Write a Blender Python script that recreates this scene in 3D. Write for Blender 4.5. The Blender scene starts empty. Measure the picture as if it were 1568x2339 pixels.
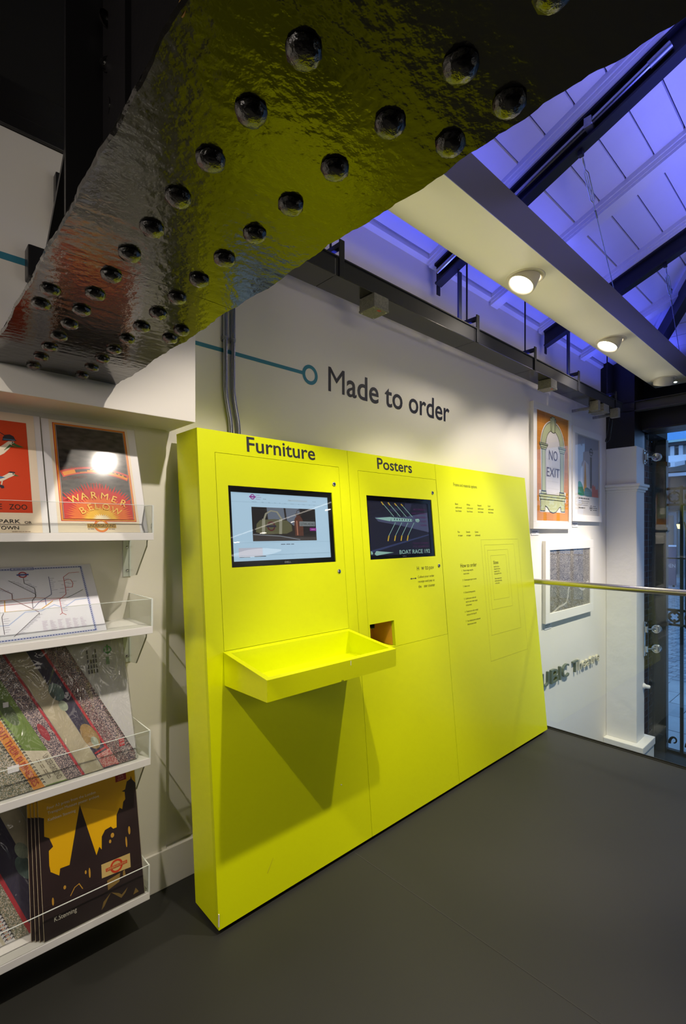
import bpy, bmesh, math, random
from mathutils import Vector, Matrix
C = bpy.context.scene.collection
random.seed(7)
# ---------------------------------------------------------------- camera
cam_d = bpy.data.cameras.new('camera'); cam = bpy.data.objects.new('camera', cam_d); C.objects.link(cam)
cam.location = (0, 0, 1.47); cam.rotation_euler = (math.pi/2, 0, math.radians(47.2216-90))
cam_d.sensor_fit = 'HORIZONTAL'; cam_d.sensor_width = 24.0; cam_d.lens = 24.0*1115/1568
cam_d.shift_y = 44.5/1568; cam_d.clip_start = 0.03; cam_d.clip_end = 200
sc = bpy.context.scene; sc.camera = cam
# ---------------------------------------------------------------- world, view, lamps
w = bpy.data.worlds.new('dusk'); sc.world = w; w.use_nodes = True
bg = w.node_tree.nodes['Background']; bg.inputs[0].default_value = (0.22, 0.38, 0.72, 1); bg.inputs[1].default_value = 2.3
sc.view_settings.view_transform = 'Standard'; sc.view_settings.look = 'None'
sc.view_settings.gamma = 1.0; sc.view_settings.use_curve_mapping = False; sc.view_settings.exposure = 0.0
sc.cycles.max_bounces = 8; sc.cycles.diffuse_bounces = 4; sc.cycles.glossy_bounces = 4
sc.cycles.transparent_max_bounces = 16; sc.cycles.transmission_bounces = 4
sc.cycles.sample_clamp_indirect = 4.0; sc.cycles.use_denoising = True
sc.cycles.caustics_reflective = False; sc.cycles.caustics_refractive = False

def aim(o, loc, target):
    o.location = loc
    o.rotation_euler = (Vector(target)-Vector(loc)).to_track_quat('-Z', 'Y').to_euler()
def spot(loc, target, power, angle=80, blend=.6, color=(1, .86, .68), r=.03):
    d = bpy.data.lights.new('spot_lamp', 'SPOT'); d.energy = power; d.spot_size = math.radians(angle)
    d.spot_blend = blend; d.color = color; d.shadow_soft_size = r
    o = bpy.data.objects.new('spot_lamp', d); C.objects.link(o); aim(o, loc, target); return o
def area(loc, target, power, sx, sy, color=(1, .86, .7), spread=180):
    d = bpy.data.lights.new('area_lamp', 'AREA'); d.shape = 'RECTANGLE'; d.size = sx; d.size_y = sy
    d.energy = power; d.color = color; d.spread = math.radians(spread)
    o = bpy.data.objects.new('area_lamp', d); C.objects.link(o); aim(o, loc, target); return o
WARM = (1, .89, .76)
# ceiling spots in front of the wall, out of the frame
spot((1.12, .62, 3.10), (0.97, 1.40, .9), 140, 66, .4, WARM, .03)
spot((-.85, .50, 3.45), (-.45, 1.40, .9), 330, 62, .35, WARM)
spot((2.35, .45, 3.60), (2.30, 1.36, .9), 215, 56, .4, WARM)
spot((3.60, .40, 3.60), (3.55, 1.55, .9), 215, 64, .4, WARM)
spot((4.90, .50, 3.30), (4.75, 1.95, -.25), 520, 58, .7, (1, .90, .76))
# added fill lamps with no fittings, behind the camera and off to the left
area((1.2, -2.4, 2.4), (1.6, 1.8, 1.5), 7, 4.0, .6, WARM, 110)
area((2.8, -1.4, 1.0), (3.1, 1.5, 3.1), 5, 2.0, .8, WARM, 100)  # upward fill for the light box underside
area((-2.3, .75, 2.2), (.8, 1.8, 1.4), 11.5, 1.0, .6, (1, .88, .78), 100)  # fill from the left for the kiosk side and bulkhead
# added warm fill, hidden above the tray lip, brightening the light box underside
area((3.9, 1.755, 2.815), (3.9, 1.40, 3.06), 1.6, 4.6, .03, (1, .92, .60), 62)
# blue strips lying on top of the cable tray and on the light box
BLUE = (.085, .105, 1.0)
area((3.6, 1.815, 2.83), (3.6, 1.86, 4.0), 6.5, 4.3, .06, BLUE, 85)
area((3.9, 1.44, 3.275), (3.9, .8, 4.0), 11, 4.4, .10, BLUE)
area((4.0, .30, 2.95), (4.0, .62, 3.9), 17, 4.6, .12, BLUE, 85)  # added blue fill in mid-air, evening out the roof

# ---------------------------------------------------------------- materials
def lin(c):
    return tuple((x/12.92 if x <= .04045 else ((x+.055)/1.055)**2.4) for x in (v/255 for v in c))
MATS = {}
def mat(name, rgb, rough=.6, metal=0.0, ior=1.5, bump=0, bscale=60, bdist=.002, emit=0, vary=0, vscale=8, coat=0, stretch=None, detail=4):
    if name in MATS: return MATS[name]
    m = bpy.data.materials.new(name); m.use_nodes = True; nt = m.node_tree; b = nt.nodes['Principled BSDF']
    col = (*lin(rgb), 1)
    b.inputs['Base Color'].default_value = col; b.inputs['Roughness'].default_value = rough
    b.inputs['Metallic'].default_value = metal; b.inputs['IOR'].default_value = ior
    b.inputs['Coat Weight'].default_value = coat
    if emit:
        b.inputs['Base Color'].default_value = (*[q*.15 for q in col[:3]], 1)
        b.inputs['Emission Color'].default_value = col; b.inputs['Emission Strength'].default_value = emit
    tc = None
    if bump or vary:
        tc = nt.nodes.new('ShaderNodeTexCoord'); mp = nt.nodes.new('ShaderNodeMapping')
        nt.links.new(tc.outputs['Object'], mp.inputs[0])
        if stretch: mp.inputs['Scale'].default_value = stretch
    if bump:
        n = nt.nodes.new('ShaderNodeTexNoise'); n.inputs['Scale'].default_value = bscale; n.inputs['Detail'].default_value = detail
        bp = nt.nodes.new('ShaderNodeBump'); bp.inputs['Strength'].default_value = bump; bp.inputs['Distance'].default_value = bdist
        nt.links.new(mp.outputs[0], n.inputs['Vector']); nt.links.new(n.outputs['Fac'], bp.inputs['Height'])
        nt.links.new(bp.outputs[0], b.inputs['Normal'])
    if vary:
        n = nt.nodes.new('ShaderNodeTexNoise'); n.inputs['Scale'].default_value = vscale; n.inputs['Detail'].default_value = 5
        r = nt.nodes.new('ShaderNodeMapRange'); r.inputs['From Min'].default_value = .3; r.inputs['From Max'].default_value = .7
        r.inputs['To Min'].default_value = 1-vary; r.inputs['To Max'].default_value = 1+vary
        mx = nt.nodes.new('ShaderNodeVectorMath'); mx.operation = 'SCALE'; mx.inputs[0].default_value = col[:3]
        nt.links.new(mp.outputs[0], n.inputs['Vector']); nt.links.new(n.outputs['Fac'], r.inputs[0])
        nt.links.new(r.outputs[0], mx.inputs['Scale']); nt.links.new(mx.outputs[0], b.inputs['Base Color'])
    MATS[name] = m; return m
def glass(name, tint=(1, 1, 1), ior=1.5, rough=0.0, bump=0, bscale=20, haze=0):
    m = bpy.data.materials.new(name); m.use_nodes = True; nt = m.node_tree; nt.nodes.clear()
    o = nt.nodes.new('ShaderNodeOutputMaterial'); t = nt.nodes.new('ShaderNodeBsdfTransparent'); g = nt.nodes.new('ShaderNodeBsdfGlossy')
    f = nt.nodes.new('ShaderNodeFresnel'); x = nt.nodes.new('ShaderNodeMixShader')
    t.inputs[0].default_value = (*tint, 1); g.inputs['Roughness'].default_value = rough; ge = nt.nodes.new('ShaderNodeNewGeometry'); mr = nt.nodes.new('ShaderNodeMapRange'); mr.inputs['To Min'].default_value = ior; mr.inputs['To Max'].default_value = 1/ior
    nt.links.new(ge.outputs['Backfacing'], mr.inputs[0]); nt.links.new(mr.outputs[0], f.inputs[0])
    nt.links.new(f.outputs[0], x.inputs[0]); nt.links.new(t.outputs[0], x.inputs[1]); nt.links.new(g.outputs[0], x.inputs[2])
    if bump:
        tc = nt.nodes.new('ShaderNodeTexCoord'); mp = nt.nodes.new('ShaderNodeMapping'); mp.inputs['Scale'].default_value = (1, 1, .35)
        mp.inputs['Rotation'].default_value = (0, .7, 0)
        n = nt.nodes.new('ShaderNodeTexNoise'); n.inputs['Scale'].default_value = bscale; n.inputs['Detail'].default_value = 3; n.inputs['Distortion'].default_value = 1.2
        bp = nt.nodes.new('ShaderNodeBump'); bp.inputs['Strength'].default_value = bump; bp.inputs['Distance'].default_value = .02
        nt.links.new(tc.outputs['Object'], mp.inputs[0]); nt.links.new(mp.outputs[0], n.inputs['Vector']); nt.links.new(n.outputs['Fac'], bp.inputs['Height'])
        nt.links.new(bp.outputs[0], g.inputs['Normal']); nt.links.new(bp.outputs[0], f.inputs['Normal'])
    if haze:
        d = nt.nodes.new('ShaderNodeBsdfDiffuse'); d.inputs[0].default_value = (.9, .9, .9, 1)
        y = nt.nodes.new('ShaderNodeMixShader'); y.inputs[0].default_value = haze
        nt.links.new(x.outputs[0], y.inputs[1]); nt.links.new(d.outputs[0], y.inputs[2]); nt.links.new(y.outputs[0], o.inputs[0])
    else:
        nt.links.new(x.outputs[0], o.inputs[0])
    MATS[name] = m; return m
def flat(rgb, rough=.55, emit=0):
    return mat('print_%02x%02x%02x_%d_%d' % (*rgb, int(rough*100), int(emit*100)), rgb, rough, emit=emit)

YEL = mat('yellow_lacquer', (222, 231, 0), .33, vary=.012, vscale=3)
YELD = mat('yellow_edge', (208, 218, 0), .5)
BLACK = mat('black_recess', (9, 9, 9), .8)
VINYL = mat('charcoal_vinyl', (38, 38, 44), .5)
PRINT = mat('olive_print', (70, 70, 22), .6)
WALL = mat('white_wall_paint', (232, 228, 220), .75, bump=.08, bscale=220, bdist=.001, vary=.012, vscale=2)
PLAST = mat('white_lumpy_plaster', (236, 233, 226), .6, bump=.35, bscale=7, bdist=.02, detail=6)
ROOFW = mat('white_board_paint', (222, 222, 226), .6, bump=.15, bscale=30, bdist=.002, vary=.03, vscale=4)
SHELFW = mat('white_lacquer', (236, 234, 230), .35)
FLOORM = mat('dark_grey_rubber_floor', (37, 37, 33), .55, bump=.1, bscale=300, bdist=.001, vary=.06, vscale=2)
STEELB = mat('black_painted_steel', (24, 23, 25), .35, bump=.2, bscale=50, bdist=.002)
STEELN = mat('navy_painted_steel', (14, 17, 30), .6)
BEAM = mat('black_gloss_beam_paint', (26, 25, 23), .12, ior=1.62, bump=.22, bscale=60, bdist=.004, detail=3)
RIVET = mat('black_gloss_rivet_paint', (28, 26, 26), .16, ior=1.9, bump=.5, bscale=140, bdist=.004)
CHROME = mat('chrome', (200, 200, 200), .15, 1.0)
STAIN = mat('brushed_stainless', (205, 203, 198), .25, 1.0)
GALV = mat('galvanised_steel', (150, 152, 156), .38, .85, vary=.15, vscale=60)
CONDUIT = mat('conduit_steel', (170, 172, 178), .25, 1.0)
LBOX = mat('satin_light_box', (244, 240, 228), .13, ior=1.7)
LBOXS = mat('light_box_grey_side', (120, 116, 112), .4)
LAMPW = mat('lamp_body', (215, 208, 196), .4)
LENS = mat('lit_lens', (255, 240, 214), .5, emit=14)
ACRY = glass('clear_acrylic', (.96, .97, .96), 1.45)
ACRYE = mat('acrylic_edge', (225, 232, 226), .2)
SLEEVE = glass('plastic_sleeve', (.98, .98, .98), 1.5, .075)
FILM = glass('crinkled_film', (.94, .94, .94), 1.65, .09, bump=1.4, bscale=13, haze=.03)
GLASS = glass('window_glass', (.86, .90, .90), 1.55)
BGLASS = glass('balustrade_glass', (.90, .94, .91), 1.5)
PGLASS = glass('picture_glass', (.98, .98, .98), 1.45)
SGLASS = glass('screen_glass', (1, 1, 1), 1.5)
PAPER = mat('white_paper', (233, 226, 214), .6)
BLACKG = mat('black_gloss_bezel', (10, 10, 10), .15)

# ---------------------------------------------------------------- mesh helpers
class MB:
    def __init__(s): s.v = []; s.f = []; s.mi = []; s.mats = []; s.sm = []
    def m(s, mt):
        if mt not in s.mats: s.mats.append(mt)
        return s.mats.index(mt)
    def add(s, vs, fs, mt, smooth=False):
        k = len(s.v); s.v += [tuple(map(float, p)) for p in vs]; i = s.m(mt)
        for f in fs: s.f.append([a+k for a in f]); s.mi.append(i); s.sm.append(smooth)
        return s
    def hexa(s, p, mt):   # p: 4 lower, 4 upper, same order
        return s.add(p, [(3, 2, 1, 0), (4, 5, 6, 7), (0, 1, 5, 4), (1, 2, 6, 5), (2, 3, 7, 6), (3, 0, 4, 7)], mt)
    def box(s, x0, x1, y0, y1, z0, z1, mt):
        return s.hexa([(x0, y0, z0), (x1, y0, z0), (x1, y1, z0), (x0, y1, z0), (x0, y0, z1), (x1, y0, z1), (x1, y1, z1), (x0, y1, z1)], mt)
    def bbox(s, x0, x1, y0, y1, z0, z1, mt, b=.003):   # bevelled box
        bm = bmesh.new(); bmesh.ops.create_cube(bm, size=1)
        for v in bm.verts: v.co = Vector(((x0+x1)/2+v.co.x*(x1-x0), (y0+y1)/2+v.co.y*(y1-y0), (z0+z1)/2+v.co.z*(z1-z0)))
        bmesh.ops.bevel(bm, geom=bm.edges[:], offset=b, segments=2, affect='EDGES', profile=.6)
        bm.verts.index_update()
        s.add([v.co[:] for v in bm.verts], [[v.index for v in f.verts] for f in bm.faces], mt); bm.free(); return s
    def prism(s, pts, d, mt):   # planar polygon swept by vector d
        n = len(pts); q = [tuple(Vector(p)+Vector(d)) for p in pts]
        return s.add(list(pts)+q, [list(range(n))[::-1], list(range(n, 2*n))]+[(i, (i+1) % n, (i+1) % n+n, i+n) for i in range(n)], mt)
    def poly(s, pts, mt): return s.add(pts, [list(range(len(pts)))], mt)
    def tube(s, path, r, mt, n=10, cap=True):
        path = [Vector(p) for p in path]; rings = []
        up = Vector((0, 0, 1))
        for i, p in enumerate(path):
            t = (path[min(i+1, len(path)-1)]-path[max(i-1, 0)]).normalized()
            a = t.cross(up)
            if a.length < .1: a = t.cross(Vector((1, 0, 0)))
            a.normalize(); b = t.cross(a).normalized()
            rr = r[i] if isinstance(r, (list, tuple)) else r
            rings.append([p+a*math.cos(2*math.pi*k/n)*rr+b*math.sin(2*math.pi*k/n)*rr for k in range(n)])
        vs = [q for R in rings for q in R]; fs = []
        for i in range(len(path)-1):
            for k in range(n): fs.append((i*n+k, i*n+(k+1) % n, (i+1)*n+(k+1) % n, (i+1)*n+k))
        s.add(vs, fs, mt, True)
        if cap: s.add(rings[0], [list(range(n))], mt); s.add(rings[-1], [list(range(n))[::-1]], mt)
        return s
    def lathe(s, prof, c, ax, mt, n=24, smooth=True):   # prof: (radius, height along ax)
        ax = Vector(ax).normalized(); a = ax.orthogonal().normalized(); b = ax.cross(a); c = Vector(c)
        vs = []
        for r, h in prof: vs += [c+ax*h+(a*math.cos(2*math.pi*k/n)+b*math.sin(2*math.pi*k/n))*r for k in range(n)]
        fs = [(i*n+k, i*n+(k+1) % n, (i+1)*n+(k+1) % n, (i+1)*n+k) for i in range(len(prof)-1) for k in range(n)]
        return s.add(vs, fs, mt, smooth)
    def ring(s, c, u, v, r0, r1, mt, n=32, a0=0, a1=2*math.pi):   # flat annulus in plane u,v
        c, u, v = Vector(c), Vector(u), Vector(v); vs = []
        closed = abs(a1-a0-2*math.pi) < 1e-6; k = n if closed else n+1
        for i in range(k):
            a = a0+(a1-a0)*i/n; d = u*math.cos(a)+v*math.sin(a); vs += [c+d*r0, c+d*r1]
        fs = [(2*i, 2*i+1, (2*i+3) % (2*k), (2*i+2) % (2*k)) for i in range(n)]
        return s.add(vs, fs, mt)
    def mesh(s, name, off):
        me = bpy.data.meshes.new(name); me.from_pydata([(a-off[0], b-off[1], c-off[2]) for a, b, c in s.v], [], s.f)
        for t in s.mats: me.materials.append(t)
        me.polygons.foreach_set('material_index', s.mi); me.polygons.foreach_set('use_smooth', s.sm)
        bm = bmesh.new(); bm.from_mesh(me); big = [f for f in bm.faces if len(f.verts) > 4]
        if big: bmesh.ops.triangulate(bm, faces=big)
        bm.to_mesh(me); bm.free()
        me.update(); return me
ORG = {}
def build(mb, name, parent=None, label=None, cat=None, group=None, kind=None):
    if parent is None:
        xs, ys, zs = zip(*mb.v); off = ((min(xs)+max(xs))/2, (min(ys)+max(ys))/2, min(zs))
    else: off = ORG[parent.name]
    o = bpy.data.objects.new(name, mb.mesh(name, off)); C.objects.link(o)
    if parent: o.parent = parent
    else: o.location = off
    ORG[o.name] = off; tags(o, label, cat, group, kind); return o
def tags(o, label=None, cat=None, group=None, kind=None):
    for k, v in (('label', label), ('category', cat), ('group', group), ('kind', kind)):
        if v: o[k] = v
def thing(name, label, cat, loc, group=None):
    o = bpy.data.objects.new(name, None); C.objects.link(o); o.location = loc; o.empty_display_size = .05
    ORG[o.name] = tuple(loc); tags(o, label, cat, group); return o
def copy_tree(o, delta=None, parent=None, label=None):
    c = o.copy(); C.objects.link(c)
    if parent: c.parent = parent
    if delta: c.location = Vector(o.location)+Vector(delta)
    if label: c['label'] = label
    for ch in list(o.children): copy_tree(ch, parent=c)
    return c
# ---- lettering
TXT = {}; TXN = {}
def txt(s, bold=0.0):
    if (s, bold) in TXT: return TXT[(s, bold)]
    cu = bpy.data.curves.new('lettering', 'FONT'); cu.body = s; cu.size = 1; cu.resolution_u = 3; cu.fill_mode = 'FRONT'
    o = bpy.data.objects.new('lettering', cu); C.objects.link(o)
    dg = bpy.context.evaluated_depsgraph_get(); me = o.evaluated_get(dg).to_mesh()
    vs = [(v.co.x, v.co.y) for v in me.vertices]; fs = [list(p.vertices) for p in me.polygons]
    o.evaluated_get(dg).to_mesh_clear(); bpy.data.objects.remove(o); bpy.data.curves.remove(cu)
    if bold:
        b = bold*.8; n = len(vs); base = fs; V = []; Fs = []; TXN[(s, bold)] = n
        for i, (dx, dy) in enumerate(((-b, 0), (b, 0), (0, b), (0, -b))):
            V += [(x+dx, y+dy) for x, y in vs]; Fs += [[a+n*i for a in f] for f in base]
        vs, fs = V, Fs
    TXT[(s, bold)] = (vs, fs); return vs, fs
def put(mb, s, P, u0, u1, v0, v1, mt, bold=0.0, thick=0, fit='box'):
    """lay text s so its ink box fills u0..u1 x v0..v1 on the surface P(u, v, lift)"""
    vs, fs = txt(s, bold)
    if not vs: return
    xs, ys = [p[0] for p in vs], [p[1] for p in vs]; ax, bx, ay, by = min(xs), max(xs), min(ys), max(ys)
    if u1 is None: u1 = u0+(bx-ax)/(by-ay)*(v1-v0)
    q = [(u0+(x-ax)/(bx-ax)*(u1-u0), v0+(y-ay)/(by-ay)*(v1-v0)) for x, y in vs]
    if thick:
        n = len(q); top = [P(u, v, thick) for u, v in q]; bot = [P(u, v, 0) for u, v in q]
        cnt = {}
        for f in fs:
            for i in range(len(f)):
                e = (f[i], f[(i+1) % len(f)]); cnt[tuple(sorted(e))] = cnt.get(tuple(sorted(e)), []) + [e]
        side = [(e[0][1], e[0][0], e[0][0]+n, e[0][1]+n) for e in cnt.values() if len(e) == 1]
        mb.add(bot+top, [[a+n for a in f] for f in fs]+side, mt)
    else:
        n0 = TXN.get((s, bold), 10**9); mb.add([P(u, v, 3e-5*(i//n0)) for i, (u, v) in enumerate(q)], fs, mt)
def line(mb, s, P, u, v, h, mt, cond=1.0, bold=0.0):
    """one line of small print: u start, v baseline, h cap height"""
    vs, fs = txt(s, bold); k = h/.70
    if vs:
        x0 = min(p[0] for p in vs); mb.add([P(u+(x-x0)*k*cond, v+y*k, 0) for x, y in vs], fs, mt)
def bars(mb, P, u, v, h, n, mt, seed=1):
    """print too small to read: word-long ticks on a line"""
    r = random.Random(seed)
    for i in range(n):
        wd = h*r.uniform(1.6, 4.2); shapes(mb, P, 0, mt, [(u, v), (u+wd, v), (u+wd, v+h*.75), (u, v+h*.75)]); u += wd+h*.6
def shapes(mb, P, lift, mt, *polys):
    for p in polys: mb.poly([P(u, v, lift) for u, v in p], mt)
def stroke(mb, P, lift, pts, wd, mt):
    pts = [p for i, p in enumerate(pts) if i == 0 or math.hypot(p[0]-pts[i-1][0], p[1]-pts[i-1][1]) > 1e-7]; L = []
    for i, p in enumerate(pts):
        a = pts[max(i-1, 0)]; b = pts[min(i+1, len(pts)-1)]
        if i == 0 and pts[0] == pts[-1]: a = pts[-2]
        if i == len(pts)-1 and pts[0] == pts[-1]: b = pts[1]
        d1, d2 = (p[0]-a[0], p[1]-a[1]), (b[0]-p[0], b[1]-p[1])
        l1, l2 = math.hypot(*d1) or 1, math.hypot(*d2) or 1; tx, ty = d1[0]/l1+d2[0]/l2, d1[1]/l1+d2[1]/l2
        l = math.hypot(tx, ty) or 1; tx, ty = tx/l, ty/l; r = d2 if d2 != (0, 0) else d1; lr = math.hypot(*r)
        k = min(1/max(abs(tx*r[0]/lr+ty*r[1]/lr), .35), 2.2)*wd/2
        L += [P(p[0]-ty*k, p[1]+tx*k, lift), P(p[0]+ty*k, p[1]-tx*k, lift)]
    mb.add(L, [(2*i, 2*i+1, 2*i+3, 2*i+2) for i in range(len(pts)-1)], mt)
def letters(parent, s, P, u0, u1, v0, v1, mt, bold):
    """each letter of a big word as a part of its own"""
    ink = lambda q: (min(p[0] for p in txt(q)[0]), max(p[0] for p in txt(q)[0]))
    a, b = ink(s); ys = [p[1] for p in txt(s)[0]]; k = (u1-u0)/(b-a); c, d = min(ys), max(ys); kv = (v1-v0)/(d-c)
    for i, ch in enumerate(s):
        if ch == ' ': continue
        x1 = ink(s[:i+1])[1]; vs, fs = glyph(ch, bold); w0 = ink(ch); mb = MB()
        mb.add([P(u0+(x-w0[1]+x1-a)*k, v0+(y-c)*kv, 0) for x, y in vs], fs, mt); build(mb, 'letter', parent)
def glyph(ch, bold):
    if ch in 'M': return txt(ch)
    cu = bpy.data.curves.new('lettering', 'FONT'); cu.body = ch; cu.size = 1; cu.offset = bold; cu.resolution_u = 4; cu.fill_mode = 'FRONT'
    o = bpy.data.objects.new('lettering', cu); C.objects.link(o); dg = bpy.context.evaluated_depsgraph_get(); me = o.evaluated_get(dg).to_mesh()
    r = [(v.co.x, v.co.y) for v in me.vertices], [list(p.vertices) for p in me.polygons]
    o.evaluated_get(dg).to_mesh_clear(); bpy.data.objects.remove(o); bpy.data.curves.remove(cu); return r
def arc_text(mb, letters, P, pts, h, lift, mt, bold=0.0, wfac=1.0):
    n = len(letters)
    for i, ch in enumerate(letters):
        n0 = 10**9
        a = pts[max(i-1, 0)]; b = pts[min(i+1, n-1)]; t = math.atan2(b[1]-a[1], b[0]-a[0])
        vs, fs = txt(ch, bold); n0 = TXN.get((ch, bold), 10**9); xs = [p[0] for p in vs]; ys = [p[1] for p in vs]
        cx, cy = (min(xs)+max(xs))/2, (min(ys)+max(ys))/2; k = h/(max(ys)-min(ys))
        q = [((x-cx)*k*wfac, (y-cy)*k) for x, y in vs]
        mb.add([P(pts[i][0]+x*math.cos(t)-y*math.sin(t), pts[i][1]+x*math.sin(t)+y*math.cos(t), lift+3e-5*(j//n0)) for j, (x, y) in enumerate(q)], fs, mt)
def disc(mb, P, lift, u, v, r, mt, n=28, ry=None):
    ry = ry or r
    mb.poly([P(u+r*math.cos(2*math.pi*k/n), v+ry*math.sin(2*math.pi*k/n), lift) for k in range(n)], mt)
def annulus(mb, P, lift, u, v, r0, r1, mt, n=32):
    vs = []
    for k in range(n):
        a = 2*math.pi*k/n; vs += [P(u+r0*math.cos(a), v+r0*math.sin(a), lift), P(u+r1*math.cos(a), v+r1*math.sin(a), lift)]
    mb.add(vs, [(2*k, 2*k+1, (2*k+3) % (2*n), (2*k+2) % (2*n)) for k in range(n)], mt)
def rect(u0, u1, v0, v1): return [(u0, v0), (u1, v0), (u1, v1), (u0, v1)]

# ================================================================ THE SETTING
W = 2.005
o = build(MB().box(-3, 3.60, -8, W, -.25, 0, FLOORM), 'floor', kind='structure')
j = MB().box(1.555, 1.558, -1.5, 1.60, 0.0002, .0008, mat('floor_seam', (58, 57, 52), .7)); build(j, 'seam', o)
build(MB().box(3.60, 3.612, -8, W, -.25, .004, mat('floor_edge_trim', (40, 40, 38), .5)), 'edge_strip', o)
build(MB().box(3.612, 6.9, -8, W, -1.35, -1.2, mat('lower_floor', (70, 68, 64), .6)), 'floor', kind='structure')
wb = build(MB().box(-3, 6.15, W, W+.2, -1.35, 3.45, WALL), 'wall_back', kind='structure')
build(MB().bbox(-3, .838, W-.018, W-.0005, .0, 1.90, WALL, .002), 'back_board', wb)
build(MB().bbox(-3, 3.59, W-.03, W-.0185, .0, .155, WALL, .002).bbox(.84, 3.59, W-.0185, W-.0005, .0, .155, WALL, .002), 'baseboard_back', kind='structure')
build(MB().bbox(-3, .860, 1.767, W-.0005, 1.89, 2.685, WALL, .002), 'wall_bulkhead', kind='structure')
build(MB().box(-3.2, -3, -8, W, -.1, 5, WALL), 'wall_left', kind='structure')
build(MB().box(-3.2, 7, -8.2, -8, -1.35, 3.5, mat('dim_far_wall', (120, 112, 104), .7)), 'wall_front', kind='structure')
# bulkhead top, black steel channel and black panels painting in the unlit roof void
t = thing('steel_channel', 'black steel channel running along the top of the white bulkhead', 'steelwork', (-1, 1.79, 2.685))
build(MB().bbox(-3, .86, 1.755, 1.80, 2.686, 2.735, STEELB, .004), 'flange', t); build(MB().box(-3, .86, 1.80, 1.812, 2.686, 2.86, STEELB), 'web', t)
build(MB().box(-3, .86, 1.83, 2.0, 2.86, 3.30, BLACK), 'unlit_void_panel', kind='structure')
ceil = build(MB().box(-3.2, .378, -4.5, W, 3.45, 3.55, BLACK).box(-3.2, 7, -8.2, -4.5, 3.45, 3.55, BLACK), 'ceiling', kind='structure')  # left bay coloured black so the void reads unlit
GLOW = mat('lit_diffuser', (255, 246, 232), .5, emit=26)
build(MB().box(5.62, 5.74, -7.2, -2.7, 2.84, 3.45, mat('fitting_white', (150, 148, 144), .5)).box(5.60, 5.66, -7.2, -2.7, 2.835, 2.84, mat('soft_strip', (255, 246, 232), .5, emit=6)), 'strip_light', ceil)
for y_ in (-3.1, -4.2, -5.4, -6.6): build(MB().lathe([(.075, .0), (.07, -.01), (0, -.012)], (5.90+.03*abs(y_+3.1), y_, 2.80), (0, 0, 1), GLOW, 20).lathe([(.10, .0), (.10, .65)], (5.90+.03*abs(y_+3.1), y_, 2.80), (0, 0, 1), MATS['fitting_white'], 20), 'recessed_light', ceil)
build(MB().lathe([(0, -.06), (.3, -.05), (.52, 0), (.3, .05), (0, .06)], (5.55, -5.1, 2.32), (0, 0, 1), mat('disc_diffuser', (255, 250, 244), .5, emit=4.5), 32).tube([(5.55, -5.1, 2.38), (5.55, -5.1, 3.45)], .01, STEELB, 6), 'disc_light', ceil)
# ---- sloping boarded roof
SL = .41
def rz(y): return 3.28+SL*(W-y)
def hipx(y): return 5.72+(y-1.48)/.6
def rbox(mb, x0, x1, y0, y1, d0, d1, mt, x0b=None, x1b=None):
    """slab on the roof slope between depths d0 (upper) and d1 (lower) below the boards"""
    x0b = x0 if x0b is None else x0b; x1b = x1 if x1b is None else x1b
    return mb.hexa([(x0, y0, rz(y0)-d1), (x1, y0, rz(y0)-d1), (x1b, y1, rz(y1)-d1), (x0b, y1, rz(y1)-d1),
                    (x0, y0, rz(y0)-d0), (x1, y0, rz(y0)-d0), (x1b, y1, rz(y1)-d0), (x0b, y1, rz(y1)-d0)], mt)
deck = MB(); rbox(deck, .378, hipx(-1.25), -1.25, 2.2, -.06, -.028, BLACK, None, hipx(2.2))
deck.prism([(-3, -4.7, 3.45), (8, -4.7, 3.45), (8, -1.25, rz(-1.25)+.03), (-3, -1.25, rz(-1.25)+.03)], (0, 0, .05), ROOFW)
def hz(x): return 3.28+.246*(6.6-x)
deck.prism([(hipx(-1.25), -1.25, hz(hipx(-1.25))+.03), (6.9, -1.25, hz(6.9)+.03), (6.9, 2.1, hz(6.9)+.03), (hipx(2.1), 2.1, hz(hipx(2.1))+.03)], (0, 0, .03), BLACK)
deck.prism([(hipx(-1.25), -4.7, hz(hipx(-1.25))+.03), (6.9, -4.7, hz(6.9)+.03), (6.9, -1.25, hz(6.9)+.03), (hipx(-1.25), -1.25, hz(hipx(-1.25))+.03)], (0, 0, .03), BLACK)
roof = build(deck, 'ceiling', kind='structure')
for k in range(-13, 9):
    ya = .735+.155*k; yb = ya+.1455
    mb = MB(); rbox(mb, .40, hipx(ya)-.03, ya, yb, -.026, random.uniform(-.003, .003), ROOFW, None, hipx(yb)-.03)
    build(mb, 'board', roof)
for k in range(11):   # hip slope boards
    xa = 6.62-.19*k; xb = xa-.183; y_a = 1.48+.6*(xa-5.72); y_b = 1.48+.6*(xb-5.72)
    ea = random.uniform(-.003, .003)
    P = [(xa, -1.25, hz(xa)+ea), (xa, min(y_a, 2.0)-.02, hz(xa)+ea), (xb, min(y_b, 2.0)-.02, hz(xb)+ea), (xb, -1.25, hz(xb)+ea)]
    build(MB().prism(P, (0, 0, .024), ROOFW), 'board', roof)
mb = MB().prism([(.86, 1.975, 3.262), (.86, W, 3.245), (6.1, W, 3.245), (6.1, 1.975, 3.262)], (0, 0, .03), ROOFW)
build(mb, 'eaves_strip', roof)
for x, nm in ((3.44, 'first'), (5.16, 'second')):   # white timber rafters
    mb = MB(); rbox(mb, x-.05, x+.05, -1.2, 1.99, -.005, .075, ROOFW); rbox(mb, x-.065, x-.05, -1.2, 1.985, -.005, .03, ROOFW); rbox(mb, x+.05, x+.065, -1.2, 1.985, -.005, .03, ROOFW)
    rbox(mb, x-.056, x-.05, -1.2, 1.985, .03, .055, ROOFW)
    build(mb, 'rafter', None, 'white painted timber rafter, the %s white one from the riveted beam' % nm, 'rafter')
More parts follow.
